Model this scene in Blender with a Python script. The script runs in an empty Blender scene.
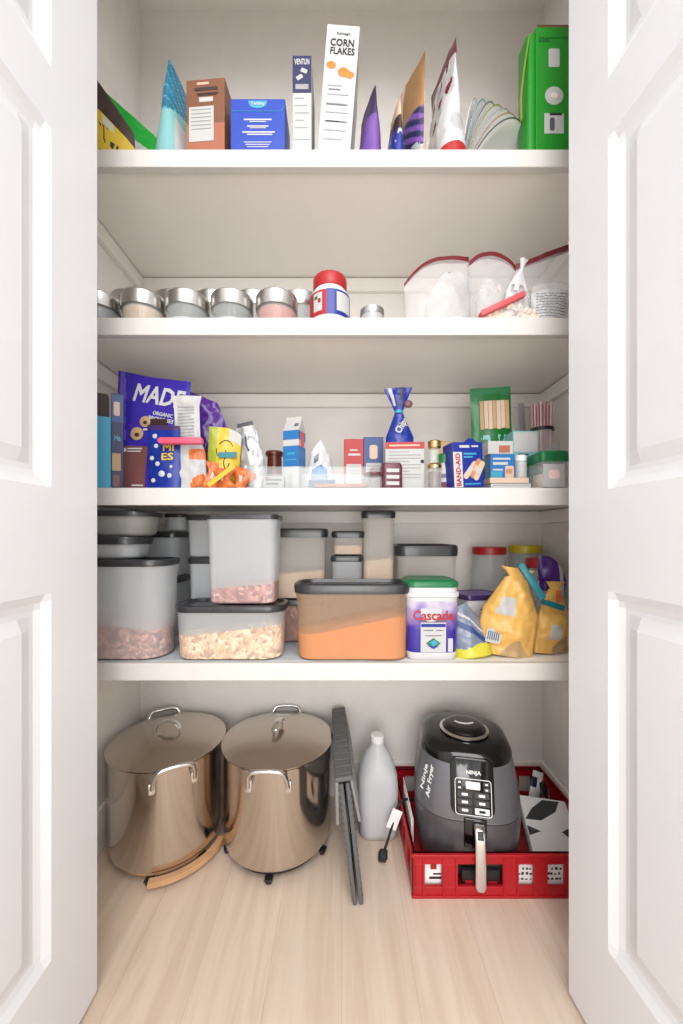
import bpy, bmesh, math, random
from mathutils import Vector, Matrix, noise
random.seed(7)
PI = math.pi
S = bpy.context.scene
COL = S.collection

# ------------------------------------------------------------------ camera, world, lights, exposure
CAMZ, F, CX, CY = 0.92, 375.0, 341.5, 535.0
cam_data = bpy.data.cameras.new('camera')
cam_data.sensor_fit = 'VERTICAL'
cam_data.sensor_height = 36.0
cam_data.lens = 36.0 * F / 1024.0
cam_data.shift_y = (CY - 512.0) / 1024.0
cam_data.clip_start = 0.02
cam = bpy.data.objects.new('camera', cam_data)
cam.location = (0, 0, CAMZ)
cam.rotation_euler = (PI / 2, 0, 0)
COL.objects.link(cam)
S.camera = cam
S.view_settings.view_transform = 'Standard'
S.view_settings.look = 'None'
S.view_settings.gamma = 1.0
S.view_settings.use_curve_mapping = False
S.view_settings.exposure = 0.0

world = bpy.data.worlds.new('room_light')
S.world = world
world.use_nodes = True
world.node_tree.nodes['Background'].inputs['Color'].default_value = (1.0, 0.985, 0.97, 1)
world.node_tree.nodes['Background'].inputs['Strength'].default_value = 1.15


def area_light(name, loc, target, size, power, color=(1, 1, 1), size_y=None):
    ld = bpy.data.lights.new(name, 'AREA')
    ld.energy = power
    ld.color = color
    ld.size = size
    if size_y:
        ld.shape = 'RECTANGLE'
        ld.size_y = size_y
    o = bpy.data.objects.new(name, ld)
    o.location = loc
    o.rotation_euler = (Vector(target) - Vector(loc)).to_track_quat('-Z', 'Y').to_euler()
    COL.objects.link(o)
    return o


area_light('room_ceiling_light', (0.15, -0.75, 2.45), (0.0, 1.2, 0.9), 1.4, 34.0, (1.0, 0.98, 0.965))
area_light('front_fill_light', (-0.1, -3.0, 1.25), (0.0, 1.2, 1.2), 1.6, 36.0, (1.0, 0.99, 0.98), 2.1)  # added fill behind the camera for even frontal light; no window there
area_light('flash_fill_light', (0.1, -0.5, 0.8), (0.0, 1.3, 1.4), 0.7, 7.4, (1.0, 0.99, 0.975))  # added flash-like fill near the camera, lifts top compartment and shelf undersides


def X(px, d):
    return (px - CX) * d / F


def Z(py, d):
    return CAMZ - (py - CY) * d / F


# ------------------------------------------------------------------ materials
def lin(c):
    out = []
    for v in c:
        v = v / 255.0
        out.append(v / 12.92 if v <= 0.04045 else ((v + 0.055) / 1.055) ** 2.4)
    return tuple(out)


MATS = {}


def mat(name, rgb, rough=0.5, metal=0.0, var=0.05, scale=18.0, bump=0.0, bscale=60.0, coat=0.0, spec=0.5, alpha=None, transl=0.0):
    """Principled material with a little procedural variation; alpha < 1 mixes in clear transmission."""
    if name in MATS:
        return MATS[name]
    m = bpy.data.materials.new(name)
    m.use_nodes = True
    nt = m.node_tree
    b = nt.nodes['Principled BSDF']
    out = nt.nodes['Material Output']
    r, g, bl = lin(rgb)
    tc = nt.nodes.new('ShaderNodeTexCoord')
    nz = nt.nodes.new('ShaderNodeTexNoise')
    nz.inputs['Scale'].default_value = scale
    nz.inputs['Detail'].default_value = 3
    nt.links.new(tc.outputs['Object'], nz.inputs['Vector'])
    mx = nt.nodes.new('ShaderNodeMix')
    mx.data_type = 'RGBA'
    k0, k1 = 1 - var, 1 + var
    mx.inputs[6].default_value = (min(r * k0, 1), min(g * k0, 1), min(bl * k0, 1), 1)
    mx.inputs[7].default_value = (min(r * k1, 1), min(g * k1, 1), min(bl * k1, 1), 1)
    nt.links.new(nz.outputs['Fac'], mx.inputs[0])
    nt.links.new(mx.outputs[2], b.inputs['Base Color'])
    b.inputs['Roughness'].default_value = rough
    b.inputs['Metallic'].default_value = metal
    b.inputs['Specular IOR Level'].default_value = spec
    b.inputs['Coat Weight'].default_value = coat
    if bump:
        n2 = nt.nodes.new('ShaderNodeTexNoise')
        n2.inputs['Scale'].default_value = bscale
        n2.inputs['Detail'].default_value = 4
        nt.links.new(tc.outputs['Object'], n2.inputs['Vector'])
        bp = nt.nodes.new('ShaderNodeBump')
        bp.inputs['Strength'].default_value = bump
        bp.inputs['Distance'].default_value = 0.004
        nt.links.new(n2.outputs['Fac'], bp.inputs['Height'])
        nt.links.new(bp.outputs['Normal'], b.inputs['Normal'])
    last = b.outputs[0]
    if transl:
        t = nt.nodes.new('ShaderNodeBsdfTranslucent')
        nt.links.new(mx.outputs[2], t.inputs['Color'])
        ms = nt.nodes.new('ShaderNodeMixShader')
        ms.inputs[0].default_value = transl
        nt.links.new(last, ms.inputs[1])
        nt.links.new(t.outputs[0], ms.inputs[2])
        last = ms.outputs[0]
    if alpha is not None:
        t = nt.nodes.new('ShaderNodeBsdfTransparent')
        ms = nt.nodes.new('ShaderNodeMixShader')
        ms.inputs[0].default_value = alpha
        nt.links.new(t.outputs[0], ms.inputs[1])
        nt.links.new(last, ms.inputs[2])
        last = ms.outputs[0]
    nt.links.new(last, out.inputs['Surface'])
    MATS[name] = m
    return m


def grain_mat(name, c0, c1, c2, scale):
    """close-packed grains or flakes: each cell its own tone, with grooves between"""
    m = bpy.data.materials.new(name)
    m.use_nodes = True
    nt = m.node_tree
    b = nt.nodes['Principled BSDF']
    tc = nt.nodes.new('ShaderNodeTexCoord')
    vo = nt.nodes.new('ShaderNodeTexVoronoi')
    vo.inputs['Scale'].default_value = scale
    nt.links.new(tc.outputs['Object'], vo.inputs['Vector'])
    sp = nt.nodes.new('ShaderNodeSeparateColor')
    nt.links.new(vo.outputs['Color'], sp.inputs[0])
    cr = nt.nodes.new('ShaderNodeValToRGB')
    cr.color_ramp.elements[0].color = (*lin(c0), 1)
    cr.color_ramp.elements[1].color = (*lin(c2), 1)
    e = cr.color_ramp.elements.new(.5)
    e.color = (*lin(c1), 1)
    nt.links.new(sp.outputs[0], cr.inputs[0])
    nt.links.new(cr.outputs[0], b.inputs['Base Color'])
    bp = nt.nodes.new('ShaderNodeBump')
    bp.invert = True
    bp.inputs['Strength'].default_value = 0.9
    bp.inputs['Distance'].default_value = 0.006
    nt.links.new(vo.outputs['Distance'], bp.inputs['Height'])
    nt.links.new(bp.outputs['Normal'], b.inputs['Normal'])
    b.inputs['Roughness'].default_value = 0.75
    MATS[name] = m
    return m


def floor_mat():
    m = bpy.data.materials.new('pale_oak_plank')
    m.use_nodes = True
    nt = m.node_tree
    b = nt.nodes['Principled BSDF']
    tc = nt.nodes.new('ShaderNodeTexCoord')
    mp = nt.nodes.new('ShaderNodeMapping')
    mp.inputs['Rotation'].default_value = (0, 0, PI / 2)
    nt.links.new(tc.outputs['Object'], mp.inputs['Vector'])
    br = nt.nodes.new('ShaderNodeTexBrick')
    br.offset = 0.37
    br.inputs['Scale'].default_value = 1.0
    br.inputs['Brick Width'].default_value = 1.22
    br.inputs['Row Height'].default_value = 0.152
    br.inputs['Mortar Size'].default_value = 0.0009
    br.inputs['Mortar Smooth'].default_value = 0.6
    br.inputs['Color1'].default_value = (*lin((226, 209, 192)), 1)
    br.inputs['Color2'].default_value = (*lin((215, 196, 178)), 1)
    br.inputs['Mortar'].default_value = (*lin((200, 182, 165)), 1)
    nt.links.new(mp.outputs[0], br.inputs['Vector'])
    mp2 = nt.nodes.new('ShaderNodeMapping')
    mp2.inputs['Scale'].default_value = (16, 1.3, 1)
    nt.links.new(tc.outputs['Object'], mp2.inputs['Vector'])
    nz = nt.nodes.new('ShaderNodeTexNoise')
    nz.inputs['Scale'].default_value = 1.6
    nz.inputs['Detail'].default_value = 5
    nz.inputs['Roughness'].default_value = 0.62
    nz.inputs['Distortion'].default_value = 0.5
    nt.links.new(mp2.outputs[0], nz.inputs['Vector'])
    cr = nt.nodes.new('ShaderNodeValToRGB')
    cr.color_ramp.elements[0].position = 0.33
    cr.color_ramp.elements[0].color = (*lin((222, 207, 194)), 1)
    cr.color_ramp.elements[1].position = 0.62
    cr.color_ramp.elements[1].color = (1, 1, 1, 1)
    nt.links.new(nz.outputs['Fac'], cr.inputs[0])
    mu = nt.nodes.new('ShaderNodeMix')
    mu.data_type = 'RGBA'
    mu.blend_type = 'MULTIPLY'
    mu.inputs[0].default_value = 0.5
    nt.links.new(br.outputs['Color'], mu.inputs[6])
    nt.links.new(cr.outputs[0], mu.inputs[7])
    nt.links.new(mu.outputs[2], b.inputs['Base Color'])
    b.inputs['Roughness'].default_value = 0.42
    return m


def M(k):
    return MATS[k]


mat('wall_paint', (234, 230, 225), 0.7, bump=0.08, bscale=260)
mat('white_gloss', (224, 225, 228), 0.35, var=0.015)
mat('nosing_paint_dimmed', (206, 203, 199), 0.42, var=0.02)  # shelf white darkened for the nosing, offsets the strong front light
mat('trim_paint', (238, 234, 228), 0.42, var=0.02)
mat('steel', (205, 196, 186), 0.13, 1.0, var=0.06, scale=6)
mat('steel_lid', (200, 190, 180), 0.2, 1.0, var=0.08, scale=5)
mat('brushed', (196, 194, 190), 0.3, 1.0, var=0.1, scale=30)
mat('chrome', (225, 225, 225), 0.08, 1.0, var=0.02)
mat('gold', (214, 178, 120), 0.25, 1.0)
mat('black_rubber', (24, 23, 23), 0.6)
mat('black_gloss', (14, 14, 15), 0.12, coat=0.3)
mat('black_plastic', (30, 30, 31), 0.4)
mat('charcoal', (56, 57, 60), 0.45)
mat('gun_grey', (116, 116, 122), 0.33, 0.35, var=0.08)
mat('gun_grey_dark', (100, 98, 102), 0.3, 0.35, var=0.08)
mat('stool_grey', (92, 93, 94), 0.55, bump=0.3, bscale=220)
mat('stool_grey_light', (128, 129, 130), 0.5)
mat('lid_grey', (42, 43, 46), 0.32, coat=0.2)
mat('wood', (196, 152, 112), 0.5, var=0.25, scale=40)
mat('crate_red', (172, 16, 30), 0.38, var=0.08)
mat('white', (184, 184, 184), 0.5, var=0.02)
mat('white_gloss_film', (199, 199, 201), 0.22, var=0.05)
mat('paper', (179, 179, 177), 0.6, var=0.03)
mat('ink', (30, 30, 33), 0.6)
mat('ink_grey', (99, 99, 104), 0.6)
mat('ink_light', (146, 146, 149), 0.6)
mat('bright_white', (238, 238, 238), 0.45, var=0.02)
mat('red', (164, 26, 31), 0.4)
mat('dark_red', (104, 16, 28), 0.4)
mat('pink', (198, 75, 105), 0.4)
mat('coral', (200, 85, 89), 0.4)
mat('teal', (13, 109, 121), 0.4)
mat('teal_pale', (124, 178, 178), 0.3)
mat('teal_mid', (57, 142, 149), 0.3)
mat('green_box', (11, 132, 23), 0.4, var=0.03)
mat('green_bag', (18, 158, 53), 0.28)
mat('green_dark', (18, 98, 40), 0.3, var=0.15)
mat('green_lid', (21, 107, 63), 0.3)
mat('yellow', (200, 169, 45), 0.35)
mat('yellow_lid', (193, 170, 31), 0.35)
mat('yellow_bag', (212, 166, 88), 0.34, var=0.14, bump=0.35, bscale=45)
mat('lemon', (198, 188, 57), 0.35)
mat('lime', (146, 158, 48), 0.35)
mat('dark_brown', (52, 34, 30), 0.4)
mat('brown_box', (117, 72, 47), 0.45)
mat('brown_box_dark', (99, 58, 35), 0.45)
mat('copper', (158, 95, 72), 0.45)
mat('choc', (110, 68, 65), 0.4, var=0.12)
mat('tan', (171, 141, 100), 0.5)
mat('kraft', (146, 109, 68), 0.5)
mat('peach', (196, 171, 151), 0.5)
mat('blue_box', (15, 58, 163), 0.35, var=0.06)
mat('blue_deep', (18, 42, 132), 0.3)
mat('navy', (28, 31, 77), 0.4)
mat('sky_blue', (57, 146, 178), 0.35)
mat('milk_blue', (33, 105, 166), 0.35)
mat('steel_blue', (42, 68, 119), 0.4)
mat('purple_blue', (52, 36, 147), 0.25, var=0.12)
mat('purple_light', (92, 79, 178), 0.25, var=0.08)
mat('purple', (75, 35, 124), 0.22, var=0.2, bump=0.3, bscale=40)
mat('purple_soft', (107, 72, 149), 0.35)
mat('purple_dark', (58, 38, 84), 0.3)
mat('orange', (200, 107, 53), 0.3, var=0.15, bump=0.5, bscale=70)
mat('silver', (171, 173, 176), 0.3, 0.35, var=0.12, bump=0.5, bscale=50)
mat('silver_dark', (99, 102, 107), 0.3, 0.4)
mat('grey_pale', (170, 171, 173), 0.4)
mat('maroon', (92, 40, 52), 0.3)
mat('jar_brown', (92, 38, 32), 0.25)
mat('skin_tone', (178, 124, 90), 0.5)
mat('frosted', (238, 242, 245), 0.32, var=0.02, alpha=0.43, transl=0.45)
mat('frosted_warm', (250, 246, 240), 0.32, var=0.02, alpha=0.33, transl=0.5)
mat('frosted_shaded', (186, 186, 182), 0.32, var=0.02, alpha=0.5, transl=0.3)  # frosted plastic with the shade under the shelf put into its grey
mat('frosted_peach', (228, 200, 172), 0.32, var=0.05, alpha=0.34, transl=0.5)
mat('jug_white', (238, 240, 244), 0.35, var=0.02, alpha=0.8, transl=0.3)
mat('liquid', (169, 164, 159), 0.3, var=0.02)
mat('clear', (232, 238, 238), 0.06, var=0.01, alpha=0.16)
mat('clear_film', (222, 218, 218), 0.12, var=0.06, alpha=0.33, bump=0.4, bscale=22)
grain_mat('cereal_pink', (104, 60, 52), (158, 100, 86), (205, 150, 130), 130)
grain_mat('cereal_rose', (142, 74, 70), (188, 118, 108), (226, 172, 158), 120)
grain_mat('cereal_corn', (171, 117, 68), (236, 186, 130), (252, 224, 184), 110)
mat('cereal_pale', (208, 181, 146), 0.7, var=0.1, scale=120)
mat('orange_powder', (203, 132, 75), 0.85, var=0.06, scale=30)
mat('tan_powder', (205, 181, 159), 0.85, var=0.06)
mat('dark_spice', (163, 62, 35), 0.7, var=0.2, scale=80)
mat('bean', (232, 212, 194), 0.55, var=0.12, scale=60)
mat('pink_straw', (214, 158, 164), 0.35)
mat('straw_pale', (236, 206, 206), 0.35)

# ------------------------------------------------------------------ mesh helpers


def obj(name, bm, m=None, parent=None, loc=None, rot=None, smooth=True, angle=40):
    me = bpy.data.meshes.new(name)
    bmesh.ops.recalc_face_normals(bm, faces=bm.faces[:])
    bm.to_mesh(me)
    bm.free()
    if m is not None:
        for k in (m if isinstance(m, (list, tuple)) else [m]):
            me.materials.append(M(k) if isinstance(k, str) else k)
    if smooth:
        me.polygons.foreach_set('use_smooth', [True] * len(me.polygons))
        try:
            me.set_sharp_from_angle(angle=math.radians(angle))
        except Exception:
            pass
    o = bpy.data.objects.new(name, me)
    COL.objects.link(o)
    if parent is not None:
        o.parent = parent
    if loc is not None:
        o.location = loc
    if rot is not None:
        o.rotation_euler = rot
    return o


def tag(o, label=None, cat=None, group=None, kind=None):
    if label:
        o['label'] = label
    if cat:
        o['category'] = cat
    if group:
        o['group'] = group
    if kind:
        o['kind'] = kind
    return o


def thing(name, label, cat, loc=(0, 0, 0), rot=(0, 0, 0), group=None):
    o = bpy.data.objects.new(name, None)
    o.empty_display_size = 0.03
    COL.objects.link(o)
    o.location = loc
    o.rotation_euler = rot
    return tag(o, label, cat, group)


def add_box(bm, x0, x1, y0, y1, z0, z1, bev=0.0, seg=2, mi=0):
    vs = [bm.verts.new(p) for p in ((x0, y0, z0), (x1, y0, z0), (x1, y1, z0), (x0, y1, z0), (x0, y0, z1), (x1, y0, z1), (x1, y1, z1), (x0, y1, z1))]
    fs = [bm.faces.new([vs[i] for i in q]) for q in ((0, 3, 2, 1), (4, 5, 6, 7), (0, 1, 5, 4), (1, 2, 6, 5), (2, 3, 7, 6), (3, 0, 4, 7))]
    for f in fs:
        f.material_index = mi
    if bev > 0:
        es = list({e for f in fs for e in f.edges})
        r = bmesh.ops.bevel(bm, geom=es, offset=bev, segments=seg, profile=0.5, affect='EDGES')
        for f in r['faces']:
            f.material_index = mi
    return vs


def box_bm(x0, x1, y0, y1, z0, z1, bev=0.0, seg=2):
    bm = bmesh.new()
    add_box(bm, x0, x1, y0, y1, z0, z1, bev, seg)
    return bm


def rrect(hw, hd, r, n=5):
    r = min(r, hw * 0.999, hd * 0.999)
    pts = []
    for cx, cy, a0 in ((hw - r, hd - r, 0), (-hw + r, hd - r, PI / 2), (-hw + r, -hd + r, PI), (hw - r, -hd + r, 1.5 * PI)):
        for i in range(n + 1):
            a = a0 + PI / 2 * i / n
            pts.append((cx + r * math.cos(a), cy + r * math.sin(a)))
    return pts


def add_loft(bm, rings, cap0=True, cap1=True, mi=0, closed=False):
    """rings: lists of 3-D points of equal count"""
    vr = [[bm.verts.new(p) for p in r] for r in rings]
    n = len(vr[0])
    pairs = list(zip(vr, vr[1:])) + ([(vr[-1], vr[0])] if closed else [])
    for a, b in pairs:
        for i in range(n):
            f = bm.faces.new((a[i], a[(i + 1) % n], b[(i + 1) % n], b[i]))
            f.material_index = mi
    if cap0 and not closed:
        bm.faces.new(vr[0][::-1]).material_index = mi
    if cap1 and not closed:
        bm.faces.new(vr[-1]).material_index = mi
    return vr


def rr_loft(spec, n=5, cap0=True, cap1=True):
    """spec rows: (z, half width, half depth, corner radius [, x shift, y shift])"""
    bm = bmesh.new()
    rings = []
    for s in spec:
        z, hw, hd, r = s[:4]
        dx, dy = (s[4], s[5]) if len(s) > 4 else (0, 0)
        rings.append([(x + dx, y + dy, z) for x, y in rrect(hw, hd, r, n)])
    add_loft(bm, rings, cap0, cap1)
    return bm


def add_lathe(bm, prof, n=36, mi=0, cx=0, cy=0):
    rings = []
    for r, z in prof:
        r = max(r, 1e-5)
        rings.append([(cx + r * math.cos(2 * PI * i / n), cy + r * math.sin(2 * PI * i / n), z) for i in range(n)])
    return add_loft(bm, rings, mi=mi, closed=prof[0][0] > 1e-4 and prof[-1][0] > 1e-4)


def lathe_bm(prof, n=36):
    bm = bmesh.new()
    add_lathe(bm, prof, n)
    return bm


def smooth_path(pts, k=6):
    P = [Vector(p) for p in pts]
    if len(P) < 3:
        return P
    out = []
    for i in range(len(P) - 1):
        p0, p1, p2, p3 = P[max(i - 1, 0)], P[i], P[i + 1], P[min(i + 2, len(P) - 1)]
        for j in range(k):
            t = j / k
            out.append(0.5 * ((2 * p1) + (p2 - p0) * t + (2 * p0 - 5 * p1 + 4 * p2 - p3) * t * t + (3 * p1 - p0 - 3 * p2 + p3) * t ** 3))
    out.append(P[-1])
    return out


def add_tube(bm, pts, r, n=10, k=6, flat=1.0, mi=0, up=Vector((0, 0, 1))):
    """round (or flattened) section swept along a smoothed path"""
    P = smooth_path(pts, k)
    rings = []
    for i, p in enumerate(P):
        t = (P[min(i + 1, len(P) - 1)] - P[max(i - 1, 0)]).normalized()
        u = up if abs(t.dot(up)) < 0.95 else Vector((1, 0, 0)) if abs(t.x) < .9 else Vector((0, 1, 0))
        a = t.cross(u).normalized()
        b = a.cross(t).normalized()
        rr = r(i / (len(P) - 1)) if callable(r) else r
        rings.append([p + a * (rr * math.cos(2 * PI * j / n)) + b * (rr * flat * math.sin(2 * PI * j / n)) for j in range(n)])
    add_loft(bm, rings, mi=mi)


def tube_bm(pts, r, n=10, k=6, flat=1.0, up=Vector((0, 0, 1))):
    bm = bmesh.new()
    add_tube(bm, pts, r, n, k, flat, 0, up)
    return bm


def slab(parent, name, m, x0, x1, z0, z1, y, th=0.0007, label=None, rot=None, r=0.0):
    """a printed panel or sticker lying on a front face (facing -Y)"""
    cx, cz = (x0 + x1) / 2, (z0 + z1) / 2
    hw, hz = (x1 - x0) / 2, (z1 - z0) / 2
    bm = bmesh.new()
    if r > 0:
        pts = rrect(hw, hz, r, 4)
        add_loft(bm, [[(a, -th, b) for a, b in pts], [(a, 0, b) for a, b in pts]])
    else:
        add_box(bm, -hw, hw, -th, 0, -hz, hz)
    o = obj(name, bm, m, parent, (cx, y, cz), rot, smooth=False)
    if label:
        o['label'] = label
    return o


def text(parent, name, s, m, cx, cz, width, height, y=0.0, ext=0.0004, rot=(0, 0, 0), surf=None, shear=0.0, res=2, bold=0.022):
    """raised lettering fitted to width x height, centred at (cx, cz) on a face towards -Y"""
    cu = bpy.data.curves.new('lettering', 'FONT')
    cu.body = s
    cu.resolution_u = res
    cu.extrude = 0.01
    cu.shear = shear
    tmp = bpy.data.objects.new('lettering', cu)
    COL.objects.link(tmp)
    bpy.context.view_layer.update()
    me = bpy.data.meshes.new_from_object(tmp.evaluated_get(bpy.context.evaluated_depsgraph_get()))
    bpy.data.objects.remove(tmp)
    bpy.data.curves.remove(cu)
    if bold:
        bm = bmesh.new()
        for k, (ox, oy) in enumerate(((0, 0), (bold, bold), (-bold, bold), (bold, -bold), (-bold, -bold))):
            nv = len(bm.verts)
            bm.from_mesh(me)
            bm.verts.ensure_lookup_table()
            for v in bm.verts[nv:]:
                v.co.x += ox
                v.co.y += oy
                if v.co.z > 0:
                    v.co.z += k * .001
        bm.to_mesh(me)
        bm.free()
    xs = [v.co.x for v in me.vertices]
    ys = [v.co.y for v in me.vertices]
    x0, x1, y0, y1 = min(xs), max(xs), min(ys), max(ys)
    sx = width / max(x1 - x0, 1e-6)
    sy = height / max(y1 - y0, 1e-6) if height else sx
    for v in me.vertices:
        a = (v.co.x - (x0 + x1) / 2) * sx
        b = (v.co.y - (y0 + y1) / 2) * sy
        c = -ext * (1 + (v.co.z - .01) * 160) if v.co.z > 0 else 0.0
        if surf:
            ca, sa = math.cos(rot[1]), math.sin(rot[1])
            wa, wb = cx + a * ca + b * sa, cz - a * sa + b * ca
            v.co = Vector((wa, c + surf(wa, wb), wb))
        else:
            v.co = Vector((a, c, b))
    me.materials.clear()
    me.materials.append(M(m))
    o = bpy.data.objects.new(name, me)
    COL.objects.link(o)
    o.parent = parent
    if surf:
        o.location = (0, y, 0)
    else:
        o.location = (cx, y, cz)
        o.rotation_euler = rot
    return o


def lines(parent, name, m, rows, y, th=0.0005, surf=None):
    """printed lines too small to read: rows of (x0, x1, z, height)"""
    bm = bmesh.new()
    for x0, x1, z, h in rows:
        yy = surf((x0 + x1) / 2, z) if surf else 0
        add_box(bm, x0, x1, yy - th, yy, z - h / 2, z + h / 2)
    return obj(name, bm, m, parent, (0, y, 0), smooth=False)


def carton(name, label, cat, px0, px1, py, d, zb, depth, m, yaw=0.0, roll=0.0, h=None, group=None, bev=0.0012, part='carton'):
    w = (px1 - px0) * d / F
    if h is None:
        h = Z(py, d) - zb
    lift = abs(math.sin(roll)) * w / 2 + 0.0004
    t = thing(name, label, cat, (X((px0 + px1) / 2, d), d + depth / 2, zb + lift), (0, roll, yaw), group)
    obj(part, box_bm(-w / 2, w / 2, -depth / 2, depth / 2, 0, h, bev), m, t, smooth=False)
    return t, w, h, -depth / 2 - 0.0002


def pouch(parent, name, w, h, tb, tt, mats, color=None, wfn=None, topfn=None, tfn=None, bend=None, amp=0.004, freq=14.0, nu=44, nv=52, seed=0, p=2.0, fold=0.0):
    """a filled bag: two sheets joined along the sides and the top seam, fuller at its foot.
    u runs -1..1 across, v 0..1 up; color(u, v, front) picks the printed colour."""
    wfn = wfn or (lambda v: 1.0)
    topfn = topfn or (lambda u: 1.0)
    tfn = tfn or (lambda v: tb + (tt - tb) * v ** 1.3)
    off = Vector((seed * 3.1, seed * 1.7, seed))

    def pt(u, v, s):
        x = u * w / 2 * wfn(v)
        z = v * h * topfn(u)
        body = max(0.0, 1 - abs(u) ** p)
        t = tfn(v) / 2 * body ** 0.6
        nzv = noise.noise(Vector((x * freq, z * freq, s * 5.0)) + off) * amp * min(1, body * 3)
        n2 = noise.noise(Vector((x * freq * 2.6, z * freq * 2.6, s * 9.0)) + off) * amp * 0.45 * min(1, body * 3)
        y = -s * max(t + (nzv + n2), 0.0006)
        if v < 1e-6 and s != 0:
            y = -s * max(t, 0.0006)
        bx, by = bend(v, u) if bend else (0, 0)
        nz3 = noise.noise(Vector((x * freq * .7, z * freq * .7, 30)) + off) * amp * 0.8 * v
        return Vector((x + bx, y + by + nz3, z))

    bm = bmesh.new()
    us = [-1 + 2 * i / nu for i in range(nu + 1)]
    vs = [j / nv for j in range(nv + 1)]
    fr = [[bm.verts.new(pt(u, v, 1)) for u in us] for v in vs]
    bk = [[fr[j][i] if i in (0, nu) else bm.verts.new(pt(us[i], vs[j], -1)) for i in range(nu + 1)] for j in range(nv + 1)]
    for g, s in ((fr, True), (bk, False)):
        for j in range(nv):
            for i in range(nu):
                q = [g[j][i], g[j][i + 1], g[j + 1][i + 1], g[j + 1][i]]
                f = bm.faces.new(q if s else q[::-1])
                if color:
                    f.material_index = color((us[i] + us[i + 1]) / 2, (vs[j] + vs[j + 1]) / 2, s)
    for j, flip in ((0, True), (nv, False)):
        ring = fr[j][:] + bk[j][-2:0:-1]
        bm.faces.new(ring[::-1] if flip else ring).material_index = color(0, vs[j], True) if color else 0
    o = obj(name, bm, mats, parent, angle=80)

    def surf(x, z, lift=0.0012):
        v = min(max(z / h, 0), 1)
        for _ in range(3):
            uu = min(max(x / (w / 2 * max(wfn(v), 1e-3)), -1), 1)
            v = min(max(z / (h * topfn(uu)), 0), 1)
        return pt(uu, v, 1).y - lift

    return o, surf


def clip_bar(parent_or_none, name, label, cat, m, p0, p1, r=0.006, group=None, parent=None):
    """a two-jawed bag clip between two points"""
    a, b = Vector(p0), Vector(p1)
    mid = (a + b) / 2
    L = (b - a).length
    yaw = math.atan2((b - a).y, (b - a).x)
    pitch = -math.asin((b - a).z / L)
    t = thing(name, label, cat, mid, (0, pitch, yaw), group)
    obj('jaw', box_bm(-L / 2, L / 2, -r * 1.1, -r * 0.15, -r, r, r * 0.4, 3), m, t)
    obj('jaw', box_bm(-L / 2, L / 2, r * 0.15, r * 1.1, -r * 0.9, r * 0.9, r * 0.4, 3), m, t)
    bm = bmesh.new()
    add_lathe(bm, [(0, -r * 1.15), (r * 0.9, -r * 1.15), (r * 0.9, r * 1.15), (0, r * 1.15)], 18)
    obj('hinge', bm, m, t, (-L / 2, 0, 0), (PI / 2, 0, 0))
    return t


def struct(name, bm, m, kind='structure', **k):
    o = obj(name, bm, m, **k)
    o['kind'] = kind
    return o


# ------------------------------------------------------------------ the closet shell
WX, YB, YF = 0.712, 1.33, 0.905      # half width, back wall, shelf front edge
CLEAT = 0.018
fb = bmesh.new()
add_box(fb, -2.2, 2.2, -4.0, YB + 0.1, -0.05, 0.0)
struct('floor', fb, floor_mat(), smooth=False)
struct('wall_back', box_bm(-WX - .1, WX + .1, YB, YB + .1, 0, 2.78), 'wall_paint', smooth=False)
struct('wall_left', box_bm(-WX - .1, -WX, 0.69, YB, 0, 2.78), 'wall_paint', smooth=False)
struct('wall_right', box_bm(WX, WX + .1, 0.69, YB, 0, 2.78), 'wall_paint', smooth=False)
struct('ceiling', box_bm(-WX - .1, WX + .1, 0.69, YB + .1, 2.78, 2.83), 'wall_paint', smooth=False)
fw = bmesh.new()
add_box(fw, -1.6, -0.545, 0.69, 0.805, 0, 2.8)
add_box(fw, 0.53, 1.6, 0.69, 0.805, 0, 2.8)
add_box(fw, -0.545, 0.53, 0.69, 0.805, 2.43, 2.8)  # unseen header, raised to let more light into the top compartment
struct('wall_front', fw, 'wall_paint', smooth=False)
for nm, b in (('baseboard_back', (-WX, WX, YB - .013, YB, 0, .125)), ('baseboard_left', (-WX, -WX + .013, .81, YB - .013, 0, .125)), ('baseboard_right', (WX - .013, WX, .81, YB - .013, 0, .125))):
    struct(nm, box_bm(*b, 0.004, 3), 'trim_paint')
SHELF = [1.851, 1.445, 1.034, 0.610]
SH_LABEL = ['topmost white pantry shelf carrying the tall cereal box', 'second white pantry shelf from the top carrying the metal-lidded jars',
            'third white pantry shelf from the top carrying the snack bags', 'lowest white pantry shelf carrying the clear food containers']
for i, (z, lb) in enumerate(zip(SHELF, SH_LABEL)):
    t = thing('pantry_shelf', lb, 'shelf', (0, (YF + YB) / 2, z), (0, 0, 0), 'white shelves across the pantry')
    obj('board', box_bm(-WX + .002, WX - .002, YF + .018 - (YF + YB) / 2, (YB - YF) / 2 - .001, -.028, 0), 'trim_paint', t, smooth=False)  # board colour lighter than the nosing, to brighten the dim undersides
    obj('nosing', box_bm(-WX + .002, WX - .002, -(YB - YF) / 2, -(YB - YF) / 2 + .018, -.042, 0.0002, 0.002), 'nosing_paint_dimmed', t, smooth=False)
n = 1
for z in SHELF:
    zt = z - .0315
    for b in ((-WX, WX, YB - CLEAT, YB, zt - .044, zt), (-WX, -WX + CLEAT, .93, YB - CLEAT, zt - .044, zt), (WX - CLEAT, WX, .93, YB - CLEAT, zt - .044, zt)):
        if z == SHELF[3] or (z == SHELF[2]):
            b = (*b[:4], zt - .042, zt)
        if z == SHELF[3] and b[0] == WX - CLEAT:
            continue
        struct('trim_%d' % n, box_bm(*b, 0.0015), 'trim_paint', smooth=False)
        n += 1


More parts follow.
